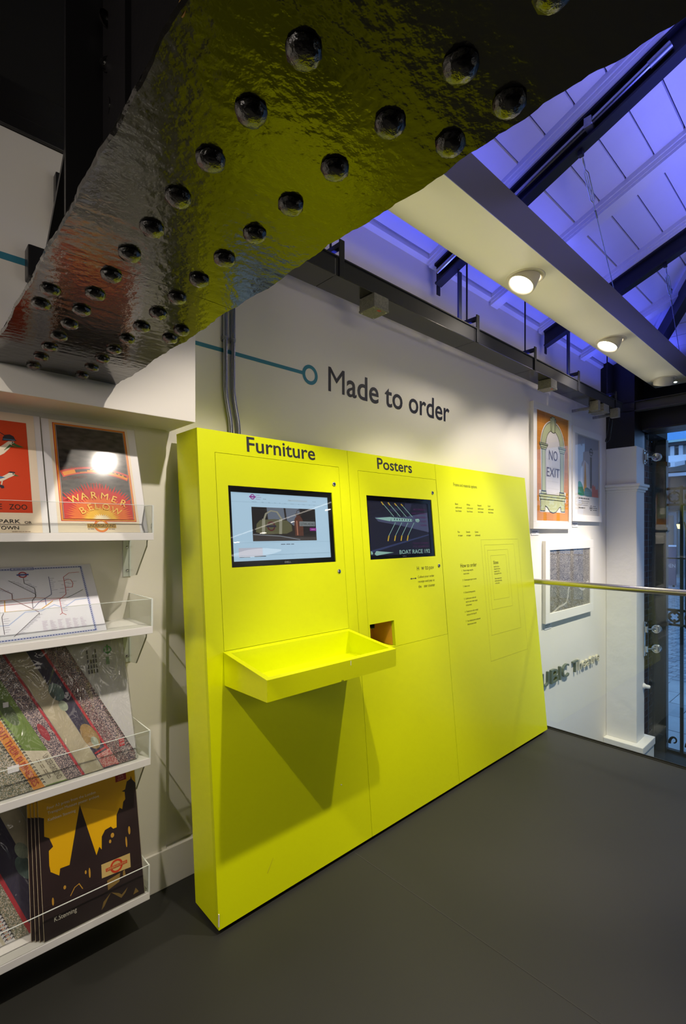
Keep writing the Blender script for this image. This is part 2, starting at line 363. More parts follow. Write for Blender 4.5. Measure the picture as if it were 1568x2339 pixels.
def steel_rafter(x, label, tube):
    t = thing('steel_rafter', label, 'rafter', (x, 1.95, rz(1.95)-.2))
    mb = MB(); rbox(mb, x-.05, x+.09, -1.2, 1.985, -.005, .07, ROOFW); rbox(mb, x-.064, x-.05, -1.2, 1.985, -.005, .03, ROOFW); rbox(mb, x-.056, x-.05, -1.2, 1.985, .03, .052, ROOFW)
    build(mb, 'timber_batten', t)
    mb = MB(); rbox(mb, x-.035, x+.045, -1.2, 1.95, .07, .084, STEELN); rbox(mb, x-.006, x+.006, -1.2, 1.95, .084, .19, STEELN); rbox(mb, x-.03, x+.04, -1.2, 1.95, .19, .202, STEELN)
    build(mb, 'steel_section', t)
    build(MB().box(x-.004, x+.03, 1.95, 1.957, rz(1.95)-.26, rz(1.95)-.08, STEELN), 'end_plate', t)
    if tube:
        build(MB().tube([(x-.03, y, rz(y)-.14) for y in (1.93, .62)], .017, CONDUIT, 12).tube([(x-.03, y, rz(y)-.14) for y in (.71, .62)], .020, GALV, 12), 'tube_lamp', t, 'bare silver tube along the side of the rafter')
        for y in (1.70, .98):
            c = MB().box(x-.055, x-.004, y-.018, y+.018, rz(y)-.165, rz(y)-.115, GALV); build(c, 'tube_clip', t)
    return t
steel_rafter(2.66, 'dark steel rafter with silver tube, nearest the riveted beam', True)
steel_rafter(4.24, 'dark steel rafter in the middle of the blue roof, over the second lit downlight', False)
# hip rafter
t = thing('hip_rafter', 'dark steel hip rafter slanting down to the window corner', 'rafter', (5.72, 1.48, 3.3))
def hp(x, dx, d): y = 1.48+.6*(x-5.72); return (x+dx*.51, y-dx*.86, rz(y)-d)
for nm, a, b, d0, d1, mt in (('timber_batten', -.075, .075, 0, .06, ROOFW), ('steel_section', -.035, .04, .06, .21, STEELN)):
    mb = MB().hexa([hp(3.2, a, d1), hp(3.2, b, d1), hp(6.3, b, d1), hp(6.3, a, d1), hp(3.2, a, d0), hp(3.2, b, d0), hp(6.3, b, d0), hp(6.3, a, d0)], mt)
    build(mb, nm, t)
# ---- right end: pilaster, dark lintels, end wall
pil = MB().bbox(5.857, 6.125, 1.70, W, -1.2, 2.389, PLAST, .008)
def collar(mb, z0, z1, e): mb.bbox(5.857-e, 6.125+e, 1.70-e, W, z0, z1, PLAST, min(.008, (z1-z0)/3))
pp = build(pil, 'pilaster', kind='structure')
mb = MB(); collar(mb, 1.90, 1.925, .012); collar(mb, 1.925, 1.955, .028); collar(mb, 1.955, 1.985, .042); build(mb, 'capital', pp)
mb = MB(); collar(mb, -1.2, -.88, .075); collar(mb, -.88, -.80, .085); build(mb, 'plinth', pp)
mb = MB().box(5.86, 6.2, 1.72, W+.2, 2.389, 3.45, STEELB).box(6.214, 6.56, 1.80, W+.2, 2.30, 3.0, BLACK).box(5.70, 6.2, 1.93, W+.2, 2.87, 3.45, BLACK)
build(mb, 'wall_pier', kind='structure')
lb = thing('lintel_beam', 'dark steel lintel beam across the top of the tall window', 'steelwork', (6.2, 0, 2.59))
build(MB().bbox(6.08, 6.34, -8, 1.72, 2.595, 2.80, STEELB, .004), 'web', lb); build(MB().bbox(6.03, 6.40, -8, 1.70, 2.575, 2.595, STEELB, .003), 'bottom_flange', lb)
t = thing('cross_beam', 'dark grey steel beam under the roof edge, in front of the window lintel', 'steelwork', (5.9, 0, 2.76))
build(MB().bbox(5.86, 5.94, -4.5, 1.92, 2.765, 2.775, mat('grey_steel', (70, 68, 68), .5), .002).box(5.895, 5.905, -4.5, 1.92, 2.775, 2.86, mat('grey_steel', (70, 68, 68), .5)).bbox(5.86, 5.94, -4.5, 1.92, 2.86, 2.87, STEELB, .002), 'flanges', t)
build(MB().box(6.34, 6.55, -8.2, W+.2, 2.80, 3.50, BLACK).box(6.34, 6.55, -8.2, -1.3, -1.2, 2.80, WALL), 'wall_right', kind='structure')  # lower white box added out of view to block sky light from the window
# window glass
wg = build(MB().box(6.20, 6.212, -7.9, 1.685, -1.2, 2.575, GLASS), 'window_1', kind='structure')
# street
st = build(MB().box(6.9, 60, -30, 30, -1.45, -1.2, mat('pavement_stone', (160, 168, 178), .6, vary=.12, vscale=3)), 'street', kind='structure')
PAV = [mat('paving_slab_%d' % i, c, .65, vary=.1, vscale=5) for i, c in enumerate(((176, 182, 190), (164, 172, 182), (184, 190, 198)))]
random.seed(11)
for i in range(5):
    for k in range(-1, 6):
        x = 7.0+.62*i; y = .2+.55*k+(.27 if i % 2 else 0); build(MB().box(x, x+.606, y, y+.536, -1.2, -1.178+random.uniform(0, .004), random.choice(PAV)), 'paving_slab', st)
cm = MB(); cob = [mat('cobble_%d' % i, c, .5, vary=.15, vscale=20) for i, c in enumerate(((150, 160, 174), (136, 146, 162), (164, 172, 184)))]
for i in range(98):
    for k in range(30):
        x = 10.3+.20*i; y = .235*x-1.9+.16*k+(.08 if i % 2 else 0); h = random.uniform(.012, .026)
        q = [(x+.012, y+.012), (x+.186, y+.012), (x+.186, y+.146), (x+.012, y+.146)]
        cm.add([(a, b, -1.2) for a, b in q]+[(x+(a-x)*.9+.008, y+(b-y)*.9+.006, -1.2+h) for a, b in q], [(4, 5, 6, 7), (0, 1, 5, 4), (1, 2, 6, 5), (2, 3, 7, 6), (3, 0, 4, 7)], random.choice(cob))
build(cm, 'cobbles', st, kind='stuff')

# ================================================================ RIVETED BEAM
t = beam = thing('riveted_beam', 'black glossy riveted iron beam overhead, studded with round rivets', 'beam', (.388, .2, 1.975))
def ragged(y0, y1, n, seed):
    rnd = random.Random(seed); mb = MB(); L = []; R = []
    for i in range(n+1):
        y = y0+(y1-y0)*i/n; L.append((.207+rnd.uniform(-.0007, .0007)+.0016*math.sin(y*23)+.0009*math.sin(y*61), y)); R.append((.570+rnd.uniform(-.0011, .0011)+.003*math.sin(y*17)+.0016*math.sin(y*47)+.0009*math.sin(y*113), y))
    vs = []; nx = 6
    for i in range(n+1):
        for k in range(nx+1):
            a = k/nx; vs.append((L[i][0]*(1-a)+R[i][0]*a, L[i][1], 1.975+(.001 if 0 < k < nx else .0)+rnd.uniform(-.0004, .0004)))
    m = len(vs); fs = [(i*(nx+1)+k, (i+1)*(nx+1)+k, (i+1)*(nx+1)+k+1, i*(nx+1)+k+1) for i in range(n) for k in range(nx)]
    mb.add(vs, fs, BEAM, True)
    for S, sg in ((L, 1), (R, -1)):
        ev = []
        for x, y in S: ev += [(x, y, 1.975), (x-sg*.0015+rnd.uniform(-.0006, .0006), y, 1.982), (x+sg*.002, y, 1.990)]
        mb.add(ev, [(3*i+a, 3*i+3+a, 3*i+4+a, 3*i+1+a)[::sg] for i in range(n) for a in (0, 1)], BEAM)
    mb.add([(.209, y0, 1.990), (.568, y0, 1.990), (.568, y1, 1.990), (.209, y1, 1.990)], [(0, 1, 2, 3)], BEAM)
    return mb
build(ragged(-1.2, .9845, 260, 1), 'flange_plate', t); build(ragged(.9858, 1.766, 110, 2), 'flange_plate', t)
build(MB().box(.382, .394, -1.2, 1.43, 1.990, 3.44, STEELB), 'web', t)
build(MB().box(.30, .382, -1.2, 1.766, 1.990, 2.002, STEELB).box(.37, .382, -1.2, 1.766, 2.002, 2.09, STEELB).box(.394, .476, -1.2, 1.766, 1.990, 2.002, STEELB).box(.394, .406, -1.2, 1.766, 2.002, 2.09, STEELB), 'flange_angle', t)
build(MB().box(.369, .382, 1.09, 1.24, 2.09, 3.44, STEELB).box(.29, .382, 1.24, 1.253, 2.002, 3.44, STEELB), 'stiffener', t)
def rivet_mesh(name, seed, mt):
    rnd = random.Random(seed); mb = MB(); n = 12; vs = []; rings = [(.0200, .0), (.0188, .0050), (.0150, .0090), (.0085, .0116), (.0, .0122)]
    for i, (r, h) in enumerate(rings[:-1]):
        for k in range(n):
            a = 2*math.pi*k/n; j = 1+rnd.uniform(-.06, .06); vs.append((r*j*math.cos(a), r*j*math.sin(a), -h*(1+rnd.uniform(-.08, .08))))
    vs.append((0, 0, -.0124)); fs = [(i*n+k, i*n+(k+1) % n, (i+1)*n+(k+1) % n, (i+1)*n+k)[::-1] for i in range(3) for k in range(n)]
    fs += [(3*n+k, 3*n+(k+1) % n, 4*n)[::-1] for k in range(n)]
    mb.add(vs, fs, mt, True); return mb.mesh(name, (0, 0, 0))
RM = [rivet_mesh('rivet_%d' % i, i, RIVET) for i in range(5)]
spots_r = [(x, .404+.1022*k) for k in range(-4, 14) for x in (.318, .453)]
spots_r += [(.243, 1.164), (.244, 1.252), (.243, .289), (.243, .371), (.534, .289), (.534, .371), (.534, 1.174), (.534, 1.242)]
for i, (x, y) in enumerate(spots_r):
    if not (-.01 < y < 1.755): continue
    r = bpy.data.objects.new('rivet', RM[i % 5]); C.objects.link(r); r.parent = t
    r.location = Vector((x, y, 1.9752))-Vector(ORG[t.name]); r.rotation_euler = (0, 0, i*1.3)
for k in range(9):
    r = bpy.data.objects.new('rivet', RM[k % 5]); C.objects.link(r); r.parent = t
    r.location = Vector((.3692, 1.205, 2.15+.102*k))-Vector(ORG[t.name]); r.rotation_euler = (0, math.pi/2, k)
mb = MB().lathe([(.007, .0), (.007, .0012), (.0045, .0006), (.001, .003)], (.2085, .455, 1.980), (-1, 0, -.3), mat('rust_patch', (150, 110, 40), .7), 9)
build(mb, 'chipped_patch', t, 'small orange rust chip on the beam edge')
# diagonal flat bar and bracket on the bulkhead
t = thing('steel_brace', 'black steel flat bar slanting up beside the riveted beam', 'steelwork', (.30, 1.74, 2.25))
a, b = Vector((.328, 1.755, 2.07)), Vector((.323, 1.262, 2.435)); d_ = (b-a).normalized(); u = Vector((1, 0, 0))*.017; v = d_.cross(Vector((1, 0, 0)))*.007
build(MB().hexa([a-u-v, a+u-v, a+u+v, a-u+v, b-u-v, b+u-v, b+u+v, b-u+v], STEELB), 'flat_bar', t)
build(MB().bbox(.378, .412, 1.735, 1.7665, 2.42, 2.60, STEELB, .003), 'wall_cleat', t)
build(MB().lathe([(.0, .018), (.010, .016), (.013, .008), (.013, 0)], (.384, 1.735, 2.50), (0, -1, 0), STEELB, 6, False), 'bolt', t)
build(MB().bbox(.300, .362, 1.715, 1.7665, 2.235, 2.335, STEELB, .006), 'foot_bracket', t)

# ================================================================ ORDER KIOSK
Y0, Z0, SM = 1.609, .010, .0943
def KP(x, z, d=0.0): return (x, Y0+SM*(z-Z0)+d, z)
def KF(off): return lambda u, v, l=0: KP(u, v, off-l)
kx0, kx1, kz0, kz1 = .874, 3.535, .018, 1.876
kiosk = thing('order_kiosk', 'tall bright yellow leaning kiosk with two screens and a tray', 'kiosk', (2.2, 1.7, 0))
def kslab(mb, x0, x1, z0, z1, d0, d1, mt):
    return mb.hexa([KP(x0, z0, d0), KP(x1, z0, d0), KP(x1, z0, d1), KP(x0, z0, d1), KP(x0, z1, d0), KP(x1, z1, d0), KP(x1, z1, d1), KP(x0, z1, d1)], mt)
def kpanel(x0, x1, z0, z1, holes, d0, d1, mt, edge=None):
    """board of the front with openings cut through, real thickness"""
    xs = sorted({x0, x1, *[h[0] for h in holes], *[h[1] for h in holes]}); zs = sorted({z0, z1, *[h[2] for h in holes], *[h[3] for h in holes]})
    xs = [x for x in xs if x0 <= x <= x1]; zs = [z for z in zs if z0 <= z <= z1]
    def solid(i, k):
        if not (0 <= i < len(xs)-1 and 0 <= k < len(zs)-1): return False
        cx, cz = (xs[i]+xs[i+1])/2, (zs[k]+zs[k+1])/2
        return not any(a < cx < b and c < cz < d for a, b, c, d in holes)
    mb = MB()
    for i in range(len(xs)-1):
        for k in range(len(zs)-1):
            if not solid(i, k): continue
            a, b, c, d = xs[i], xs[i+1], zs[k], zs[k+1]
            mb.poly([KP(a, c, d0), KP(b, c, d0), KP(b, d, d0), KP(a, d, d0)], mt); mb.poly([KP(a, c, d1), KP(a, d, d1), KP(b, d, d1), KP(b, c, d1)], mt)
            for (di, dk), e in (((-1, 0), ((a, d), (a, c))), ((1, 0), ((b, c), (b, d))), ((0, -1), ((a, c), (b, c))), ((0, 1), ((b, d), (a, d)))):
                if not solid(i+di, k+dk): mb.poly([KP(*e[0], d0), KP(*e[0], d1), KP(*e[1], d1), KP(*e[1], d0)], edge or mt)
    return mb
S1, S2 = (.999, 1.559, 1.325, 1.657), (1.796, 2.344, 1.325, 1.657)
SLOT = (1.758, 1.941, .871, 1.003)
ca = kpanel(kx0, kx1, kz0, kz1, [S1, S2, SLOT], .019, .185, YEL)
build(ca, 'carcass', kiosk)
build(MB().box(kx0+.03, kx1-.02, 1.655, 1.785, 0, .018, BLACK), 'plinth', kiosk)
FD, PD = (.946, 1.615, 1.004, 1.787), (1.7455, 2.4045, .867, 1.782)
build(kpanel(kx0, 1.6785, kz0, kz1, [FD], 0, .0188, YEL, YELD), 'front_panel', kiosk, 'front panel framing the first door')
build(kpanel(1.6805, 2.4045, kz0, kz1, [PD], 0, .0188, YEL, YELD), 'front_panel', kiosk, 'front panel framing the second door')
build(kpanel(2.4065, kx1, kz0, kz1, [], 0, .0188, YEL, YELD), 'front_panel', kiosk, 'printed front panel')
e = .0016
fd = build(kpanel(FD[0]+e, FD[1]-e, FD[2]+e, FD[3]-e, [S1], 0, .0186, YEL, YELD), 'door', kiosk, 'door around the light screen')
pd = build(kpanel(PD[0]+e, PD[1]-e, PD[2]+e, PD[3]-e, [S2, SLOT], 0, .0186, YEL, YELD), 'door', kiosk, 'door around the dark screen')
for x, z, p in ((1.576, 1.699, fd), (1.574, 1.279, fd), (2.360, 1.699, pd), (2.369, 1.269, pd)):
    mb = MB().lathe([(.0105, .0), (.0105, .002), (.009, .0035), (.0, .0035)], KP(x, z, 0), (0, -1, SM), CHROME, 18)
    mb.lathe([(.0035, .0), (.0035, .0042), (.0, .0042)], KP(x, z, 0), (0, -1, SM), BLACKG, 10); build(mb, 'cam_lock', p, 'chrome cam lock')
# tray
tx0, tx1, tf = .943, 1.612, 1.402; w_ = .021
def by(z): return Y0+SM*(z-Z0)-.0006
mb = MB()
for xa, xb in ((tx0, tx0+w_), (tx1-w_, tx1)):
    mb.hexa([(xa, tf, .884), (xb, tf, .884), (xb, by(.876), .876), (xa, by(.876), .876), (xa, tf, .960), (xb, tf, .960), (xb, by(1.002), 1.002), (xa, by(1.002), 1.002)], YEL)
mb.hexa([(tx0+w_, tf, .884), (tx1-w_, tf, .884), (tx1-w_, tf+w_, .8836), (tx0+w_, tf+w_, .8836), (tx0+w_, tf, .960), (tx1-w_, tf, .960), (tx1-w_, tf+w_, .963), (tx0+w_, tf+w_, .963)], YEL)
mb.hexa([(tx0+w_, tf+w_, .884), (tx1-w_, tf+w_, .884), (tx1-w_, by(.877), .877), (tx0+w_, by(.877), .877), (tx0+w_, tf+w_, .902), (tx1-w_, tf+w_, .902), (tx1-w_, by(.897), .897), (tx0+w_, by(.897), .897)], YEL)
mb.hexa([(tx0+w_, by(.9)-w_, .897), (tx1-w_, by(.9)-w_, .897), (tx1-w_, by(.9), .897), (tx0+w_, by(.9), .897), (tx0+w_, by(1)-w_, .999), (tx1-w_, by(1)-w_, .999), (tx1-w_, by(1.002), 1.002), (tx0+w_, by(1.002), 1.002)], YEL)
tray = build(mb, 'tray', kiosk)
for a in ((1.338, 1.341, .938, .956, PAPER), (1.29, 1.292, .884, .890, BLACK), (1.296, 1.299, .884, .889, BLACK)): build(MB().box(a[0], a[1], tf-.0006, tf+.0002, a[2], a[3], a[4]), 'paint_chip', tray)
# printer slot
mb = MB(); kslab(mb, SLOT[0]+.001, SLOT[1]-.001, SLOT[2]+.002, SLOT[3]-.001, .165, .17, mat('bare_plywood', (214, 150, 40), .6)); kslab(mb, SLOT[1]-.004, SLOT[1]-.0005, SLOT[2]+.002, SLOT[3]-.001, .02, .165, MATS['bare_plywood'])
sl = build(mb, 'receipt_slot', kiosk, 'plywood lined receipt slot')
mb = MB().lathe([(.0, .05), (.012, .048), (.014, .03), (.009, .026), (.009, .012), (.016, .010), (.016, -.01)], KP(1.785, .985, .06), (.6, -.8, 0), BLACKG, 10, False); build(mb, 'latch', sl, 'black latch fitting')
# screens
def monitor(S, d, label):
    m = build(kpanel(S[0]+.0015, S[1]-.0015, S[2]+.0015, S[3]-.0015, [d], .0045, .034, BLACKG), 'monitor', kiosk, label)
    return m
D1 = (1.012, 1.535, 1.348, 1.632); D2 = (1.806, 2.312, 1.344, 1.632)
m1 = monitor(S1, D1, 'monitor showing a pale blue web page'); m2 = monitor(S2, D2, 'monitor showing a dark navy picture')
def F(rgb, e=.85): return flat(rgb, .5, e)
def screen_base(d, rgb, e):
    mb = MB(); mb.poly([KP(d[0], d[2], .009), KP(d[1], d[2], .009), KP(d[1], d[3], .009), KP(d[0], d[3], .009)], F(rgb, e)); return mb
mb = screen_base(D1, (168, 200, 222), .82)
du, dv = D1[1]-D1[0], D1[3]-D1[2]
A = lambda off: (lambda u, v, l=0: KP(D1[0]+u*du, D1[2]+v*dv, .009-off-l))
a1, a2, a3, a4 = A(.0004), A(.0008), A(.0012), A(.0016)
mag = F((160, 40, 160), .5)
def roundel(mb, P0, P1, u, v, r, ring, bar, asp=1.0, text=None, tm=None, bw=1.45, bh=.26):
    pts = []
    n = 28
    vs = []
    for k in range(n):
        a = 2*math.pi*k/n
        vs += [P0(u+.66*r*math.cos(a)*asp, v+.66*r*math.sin(a)), P0(u+r*math.cos(a)*asp, v+r*math.sin(a))]
    mb.add(vs, [(2*k, 2*k+1, (2*k+3) % (2*n), (2*k+2) % (2*n)) for k in range(n)], ring)
    mb.poly([P1(*q) for q in rect(u-bw*r*asp, u+bw*r*asp, v-bh*r, v+bh*r)], bar)
    if text: put(mb, text, lambda x, y, l=0: P1(x, y, l+.0004), u-bw*.9*r*asp, u+bw*.9*r*asp, v-bh*.6*r, v+bh*.6*r, tm, .01)
roundel(mb, a1, a2, .20, .945, .040, mag, mag, dv/du, bw=1.4)
for i, s in enumerate(('London', 'Transport', 'Museum')): line(mb, s, a1, .232, .965-.030*i, .016, mag, dv/du)
put(mb, 'shop', a1, .30, .33, .91, .925, F((60, 70, 90), .3))
g = F((110, 130, 150), .5)
for x, s in ((.19, 'Transport books'), (.285, 'Posters'), (.35, 'Prints'), (.41, 'Toys'), (.46, 'Gifts'), (.51, 'Furniture'), (.58, 'Homeware'), (.66, 'Bags'), (.71, 'Clothing'), (.78, 'Sale'), (.83, 'Models')): line(mb, s, a1, x, .872-.02*x, .010, g, dv/du*.9)
shapes(mb, a1, 0, F((140, 175, 200), .6), rect(0, 1, .862, .8645), rect(0, 1, .265, .2675), rect(.01, .99, .075, .08))
shapes(mb, a1, 0, F((185, 212, 230), .6), rect(.55, .76, .905, .93)); line(mb, 'Search', a2, .56, .912, .011, g, dv/du); line(mb, 'View basket', a1, .82, .912, .011, g, dv/du)
# product picture
px, pz = (.185, .845), (.285, .795)
shapes(mb, a1, 0, F((52, 47, 45), .35), rect(*px, *pz))
shapes(mb, a2, 0, F((120, 132, 150), .45), [(.33, .795), (.50, .795), (.51, .62), (.34, .60)], [(.52, .795), (.68, .795), (.65, .60), (.60, .52), (.53, .60)])
shapes(mb, a2, 0, F((32, 30, 32), .3), [(.185, .795), (.32, .795), (.33, .55), (.20, .40), (.185, .40)], [(.66, .795), (.845, .795), (.845, .38), (.70, .36)])
shapes(mb, a2, 0, F((84, 78, 76), .35), [(.185, .40), (.62, .34), (.845, .34), (.845, .285), (.185, .285)])
stroke(mb, a3, 0, [(.19, .385), (.45, .36), (.66, .30)], .012, F((150, 160, 170), .45))
bag = [(.215, .42), (.225, .54), (.26, .60), (.40, .62), (.53, .60), (.575, .53), (.58, .44), (.52, .395), (.28, .39)]
shapes(mb, a3, 0, F((112, 112, 78), .4), bag)
ow = F((172, 172, 150), .45)
for x in (.27, .44): shapes(mb, a4, 0, ow, [(x, .39), (x+.03, .39), (x+.04, .62), (x+.01, .62)])
stroke(mb, a4, 0, [(.295, .60), (.32, .70), (.37, .745), (.43, .73), (.475, .62)], .018, ow)
annulus(mb, lambda u, v, l=0: a4(u*dv/du+.365*(1-dv/du), v, l), 0, .365, .51, .052, .075, F((110, 50, 52), .35)); shapes(mb, A(.002), 0, F((60, 60, 80), .35), rect(.315, .415, .495, .525))
cop = F((104, 62, 48), .4)
shapes(mb, a3, 0, cop, [(.61, .36), (.605, .60), (.62, .655), (.685, .655), (.70, .60), (.70, .36)], [(.628, .655), (.634, .70), (.672, .70), (.678, .655)])
stroke(mb, a4, 0, [(.62, .70), (.69, .70)], .03, F((60, 48, 44), .35)); annulus(mb, lambda u, v, l=0: a4(u*dv/du+.655*(1-dv/du), v, l), 0, .655, .735, .03, .04, F((80, 66, 60), .35))
stroke(mb, a4, 0, [(.635, .37), (.632, .60)], .012, F((190, 130, 105), .5))
shapes(mb, a4, 0, F((140, 150, 154), .5), rect(.66, .835, .515, .59)); put(mb, 'CLOTHING AND BAGS', A(.0022), .668, .828, .53, .572, F((40, 42, 44), .2), .005)
shapes(mb, a4, 0, mag, rect(.772, .845, .44, .487)); put(mb, 'SHOP NOW', A(.0022), .788, .829, .457, .470, F((235, 220, 235), .6), .01)
bars(mb, a1, .455, .226, .016, 3, g, 9)
shapes(mb, a1, 0, F((200, 205, 222), .62), rect(.05, .27, .06, .19)); shapes(mb, a2, 0, F((40, 44, 60), .2), rect(.055, .15, .052, .058), rect(.19, .30, .056, .066))
build(mb, 'display', m1)
def gl(S, m): build(MB().poly([KP(S[0]+.001, S[2]+.001, .0038), KP(S[1]-.001, S[2]+.001, .0038), KP(S[1]-.001, S[3]-.001, .0038), KP(S[0]+.001, S[3]-.001, .0038)], SGLASS), 'screen_glass', m)
# second display
mb = screen_base(D2, (20, 20, 44), .5)
eu, ev = D2[1]-D2[0], D2[3]-D2[2]
B_ = lambda off: (lambda u, v, l=0: KP(D2[0]+u*eu, D2[2]+v*ev, .009-off-l))
b1, b2, b3 = B_(.0004), B_(.0008), B_(.0012)
mint = F((150, 196, 184), .6); gold = F((206, 172, 44), .6); purp = F((96, 38, 96), .45); lav = F((78, 84, 118), .5)
shapes(mb, b1, 0, lav, [(.10, .70), (.60, .72), (.99, .82), (.995, .42), (.70, .50), (.45, .56), (.15, .62)])
shapes(mb, b1, 0, F((44, 46, 74), .5), [(.30, .84), (.44, .80), (.50, .86), (.42, .90)], [(.60, .99), (.72, .98), (.66, .78), (.58, .80)])
shapes(mb, b2, 0, mint, [(.10, .68), (.34, .71), (.36, .705), (.34, .63), (.30, .635)], [(.355, .705), (.70, .68), (.72, .655), (.70, .63), (.355, .63)], [(.76, .68), (.82, .69), (.84, .65), (.81, .615), (.77, .63)])
for k in range(8): shapes(mb, b3, 0, F((30, 34, 60), .4), rect(.40+.042*k, .414+.042*k, .655-.002*k, .685-.002*k))
for k in range(4):
    stroke(mb, b2, 0, [(.24+.105*k, .955-.006*k), (.40+.105*k, .72)], .008, mint); stroke(mb, b3, 0, [(.215+.105*k, .99-.008*k), (.245+.105*k, .93)], .018, gold)
    stroke(mb, b2, 0, [(.42+.105*k, .61), (.30+.105*k, .36)], .008, mint); stroke(mb, b3, 0, [(.30+.105*k, .36), (.278+.105*k, .26)], .018, gold)
    stroke(mb, b2, 0, [(.36+.105*k, .70), (.35+.105*k, .76), (.40+.105*k, .72)], .004, F((100, 130, 140), .5)); stroke(mb, b2, 0, [(.40+.105*k, .62), (.42+.105*k, .56), (.45+.105*k, .62)], .004, F((100, 130, 140), .5))
for i, (s, x) in enumerate((('BUY PRINTS', .74), ('AND CANVAS', .70), ('DELIVERED', .755), ('TO YOUR', .775), ('HOME', .85))): put(mb, s, b3, x, .965, .855-.078*i, .892-.078*i, purp, .01)
for i, (s, x) in enumerate((('TOUCH SCREEN', .68), ('TO SEARCH', .68))): put(mb, s, b3, x, .965, .19-.066*i, .222-.066*i, purp, .01)
shapes(mb, b1, 0, F((52, 62, 104), .5), [(0, .09), (.99, .385), (.99, .36), (0, .05)])
shapes(mb, b2, 0, mint, [(.0, .02), (.04, .03), (.03, .075), (0, .09)], [(.06, .03), (.09, .085), (.14, .075), (.36, .045), (.14, .01), (.09, .0)])
put(mb, 'BOAT RACE 192', b3, .45, .985, .008, .085, mint, .012)
build(mb, 'display', m2)
gl(S1, m1); gl(S2, m2)
mb = MB(); put(mb, 'DELL', KF(.0042), 1.262, 1.296, 1.3325, 1.340, F((190, 190, 190), .3), .02); build(mb, 'logo', m1)
mb = MB(); put(mb, 'DELL', KF(.0042), 2.055, 2.088, 1.3315, 1.338, F((150, 150, 150), .2), .02); build(mb, 'logo', m2)
# lettering on the kiosk
K1 = KF(-.0006)
mb = MB()
letters(kiosk, 'Furniture', K1, 1.097, 1.466, 1.8055, 1.8685, VINYL, .012)
letters(kiosk, 'Posters', K1, 1.896, 2.182, 1.8030, 1.8620, VINYL, .012)
mb = MB()
put(mb, 'H', K1, 2.163, 2.181, 1.252, 1.274, PRINT); build(mb, 'lettering', pd); mb = MB(); put(mb, 'w to', K1, 2.202, 2.266, 1.252, 1.2735, PRINT); build(mb, 'lettering', pd); mb = MB(); put(mb, 'pav', K1, 2.274, 2.319, 1.2455, 1.2675, PRINT)
build(mb, 'lettering', pd, 'heading under the dark screen'); mb = MB()
for i, s in enumerate(('Collect your order', 'receipt and pay at', 'the    ster counter')): put(mb, s, K1, 2.165, 2.316, 1.2045-.0255*i, 1.2215-.0255*i, PRINT)
build(mb, 'lettering', pd, 'small print under the dark screen'); mb = MB()
shapes(mb, K1, 0, VINYL, rect(2.106, 2.15, 1.2075, 1.2105), [(2.098, 1.209), (2.110, 1.2145), (2.110, 1.2035)], rect(2.14, 2.15, 1.2055, 1.2125))
build(mb, 'printed_arrow', pd)
mb = MB(); put(mb, 'Frame and material options', K1, 2.584, 2.852, 1.748, 1.776, PRINT); build(mb, 'lettering', kiosk, 'olive heading about frames')
for x, s in ((2.586, 'Black'), (2.713, 'White'), (2.842, 'Natural'), (2.970, 'Gold')):
    mb = MB()
    for i, q in enumerate((s, 'solid wood', 'box frame')): line(mb, q, K1, x, 1.637-.0215*i, .0115, PRINT, .95)
    build(mb, 'lettering', kiosk)
for x, p in ((2.590, ('Fine', 'art paper')), (2.684, ('Smooth', 'art paper')), (2.784, ('Canvas', '(unframed)'))):
    mb = MB()
    for i, q in enumerate(p): line(mb, q, K1, x, 1.462-.0215*i, .0115, PRINT, .85)
    build(mb, 'lettering', kiosk)
mb = MB(); put(mb, 'How to order', K1, 2.590, 2.772, 1.2455, 1.270, PRINT, .004); build(mb, 'lettering', kiosk, 'olive heading about ordering')
z = 1.222
for n, ls in enumerate((('Find an image using the', 'touch screen'), ('Choose paper type or canvas',), ('Select a size',), ('Choose framing options',), ('Confirm your order and', 'wait for your order receipt', 'to be printed'), ('Present your order receipt', 'and pay at the shop till'), ('Your finished print is delivered', 'direct to your home'))):
    mb = MB(); line(mb, str(n+1), K1, 2.600, z, .0105, PRINT)
    for q in ls: line(mb, q, K1, 2.616, z, .0105, PRINT, .80); z -= .0202
    z -= .0182; build(mb, 'lettering', kiosk)
mb = MB(); put(mb, 'Sizes', K1, 2.979, 3.043, 1.2500, 1.272, PRINT, .004)
for i, q in enumerate(('Small 30 x 20 cm', 'Medium 40 x 30 cm', 'Large 60 x 40 cm', 'Extra large 80 x 60 cm', '', 'Sizes are approximate', 'prints are given during', 'order process')): line(mb, q, K1, 2.981, 1.228-.0158*i, .0095, PRINT, .74)
build(mb, 'lettering', kiosk, 'olive list of sizes')
for a, b, c, d in ((2.848, 3.345, .629, 1.4155), (2.884, 3.277, .790, 1.380), (2.916, 3.186, .953, 1.3445), (2.951, 3.152, 1.014, 1.308)):
    mb = MB(); n = int((b-a)/.0115)
    for i in range(n):
        x = a+(b-a)*i/n; xe = x+.0066
        shapes(mb, K1, 0, PRINT, rect(x, xe, c-.0007, c+.0007), rect(x, xe, d-.0007, d+.0007))
    n = int((d-c)/.0115)
    for i in range(n):
        zz = c+(d-c)*i/n; ze = zz+.0066
        shapes(mb, K1, 0, PRINT, rect(a-.0006, a+.0006, zz, ze), rect(b-.0006, b+.0006, zz, ze))
    o = build(mb, 'dashed_outline', kiosk); o['kind'] = 'stuff'
mb = MB(); shapes(mb, K1, 0, PAPER, [(1.500, .32), (1.509, .316), (1.508, .312), (1.501, .317)]); build(mb, 'paint_chip', kiosk); mb = MB(); shapes(mb, K1, 0, mat('scuff', (190, 186, 40), .5), [(1.09, .12), (1.12, .165), (1.121, .164), (1.092, .118)]); build(mb, 'scuff_mark', kiosk); mb = MB()
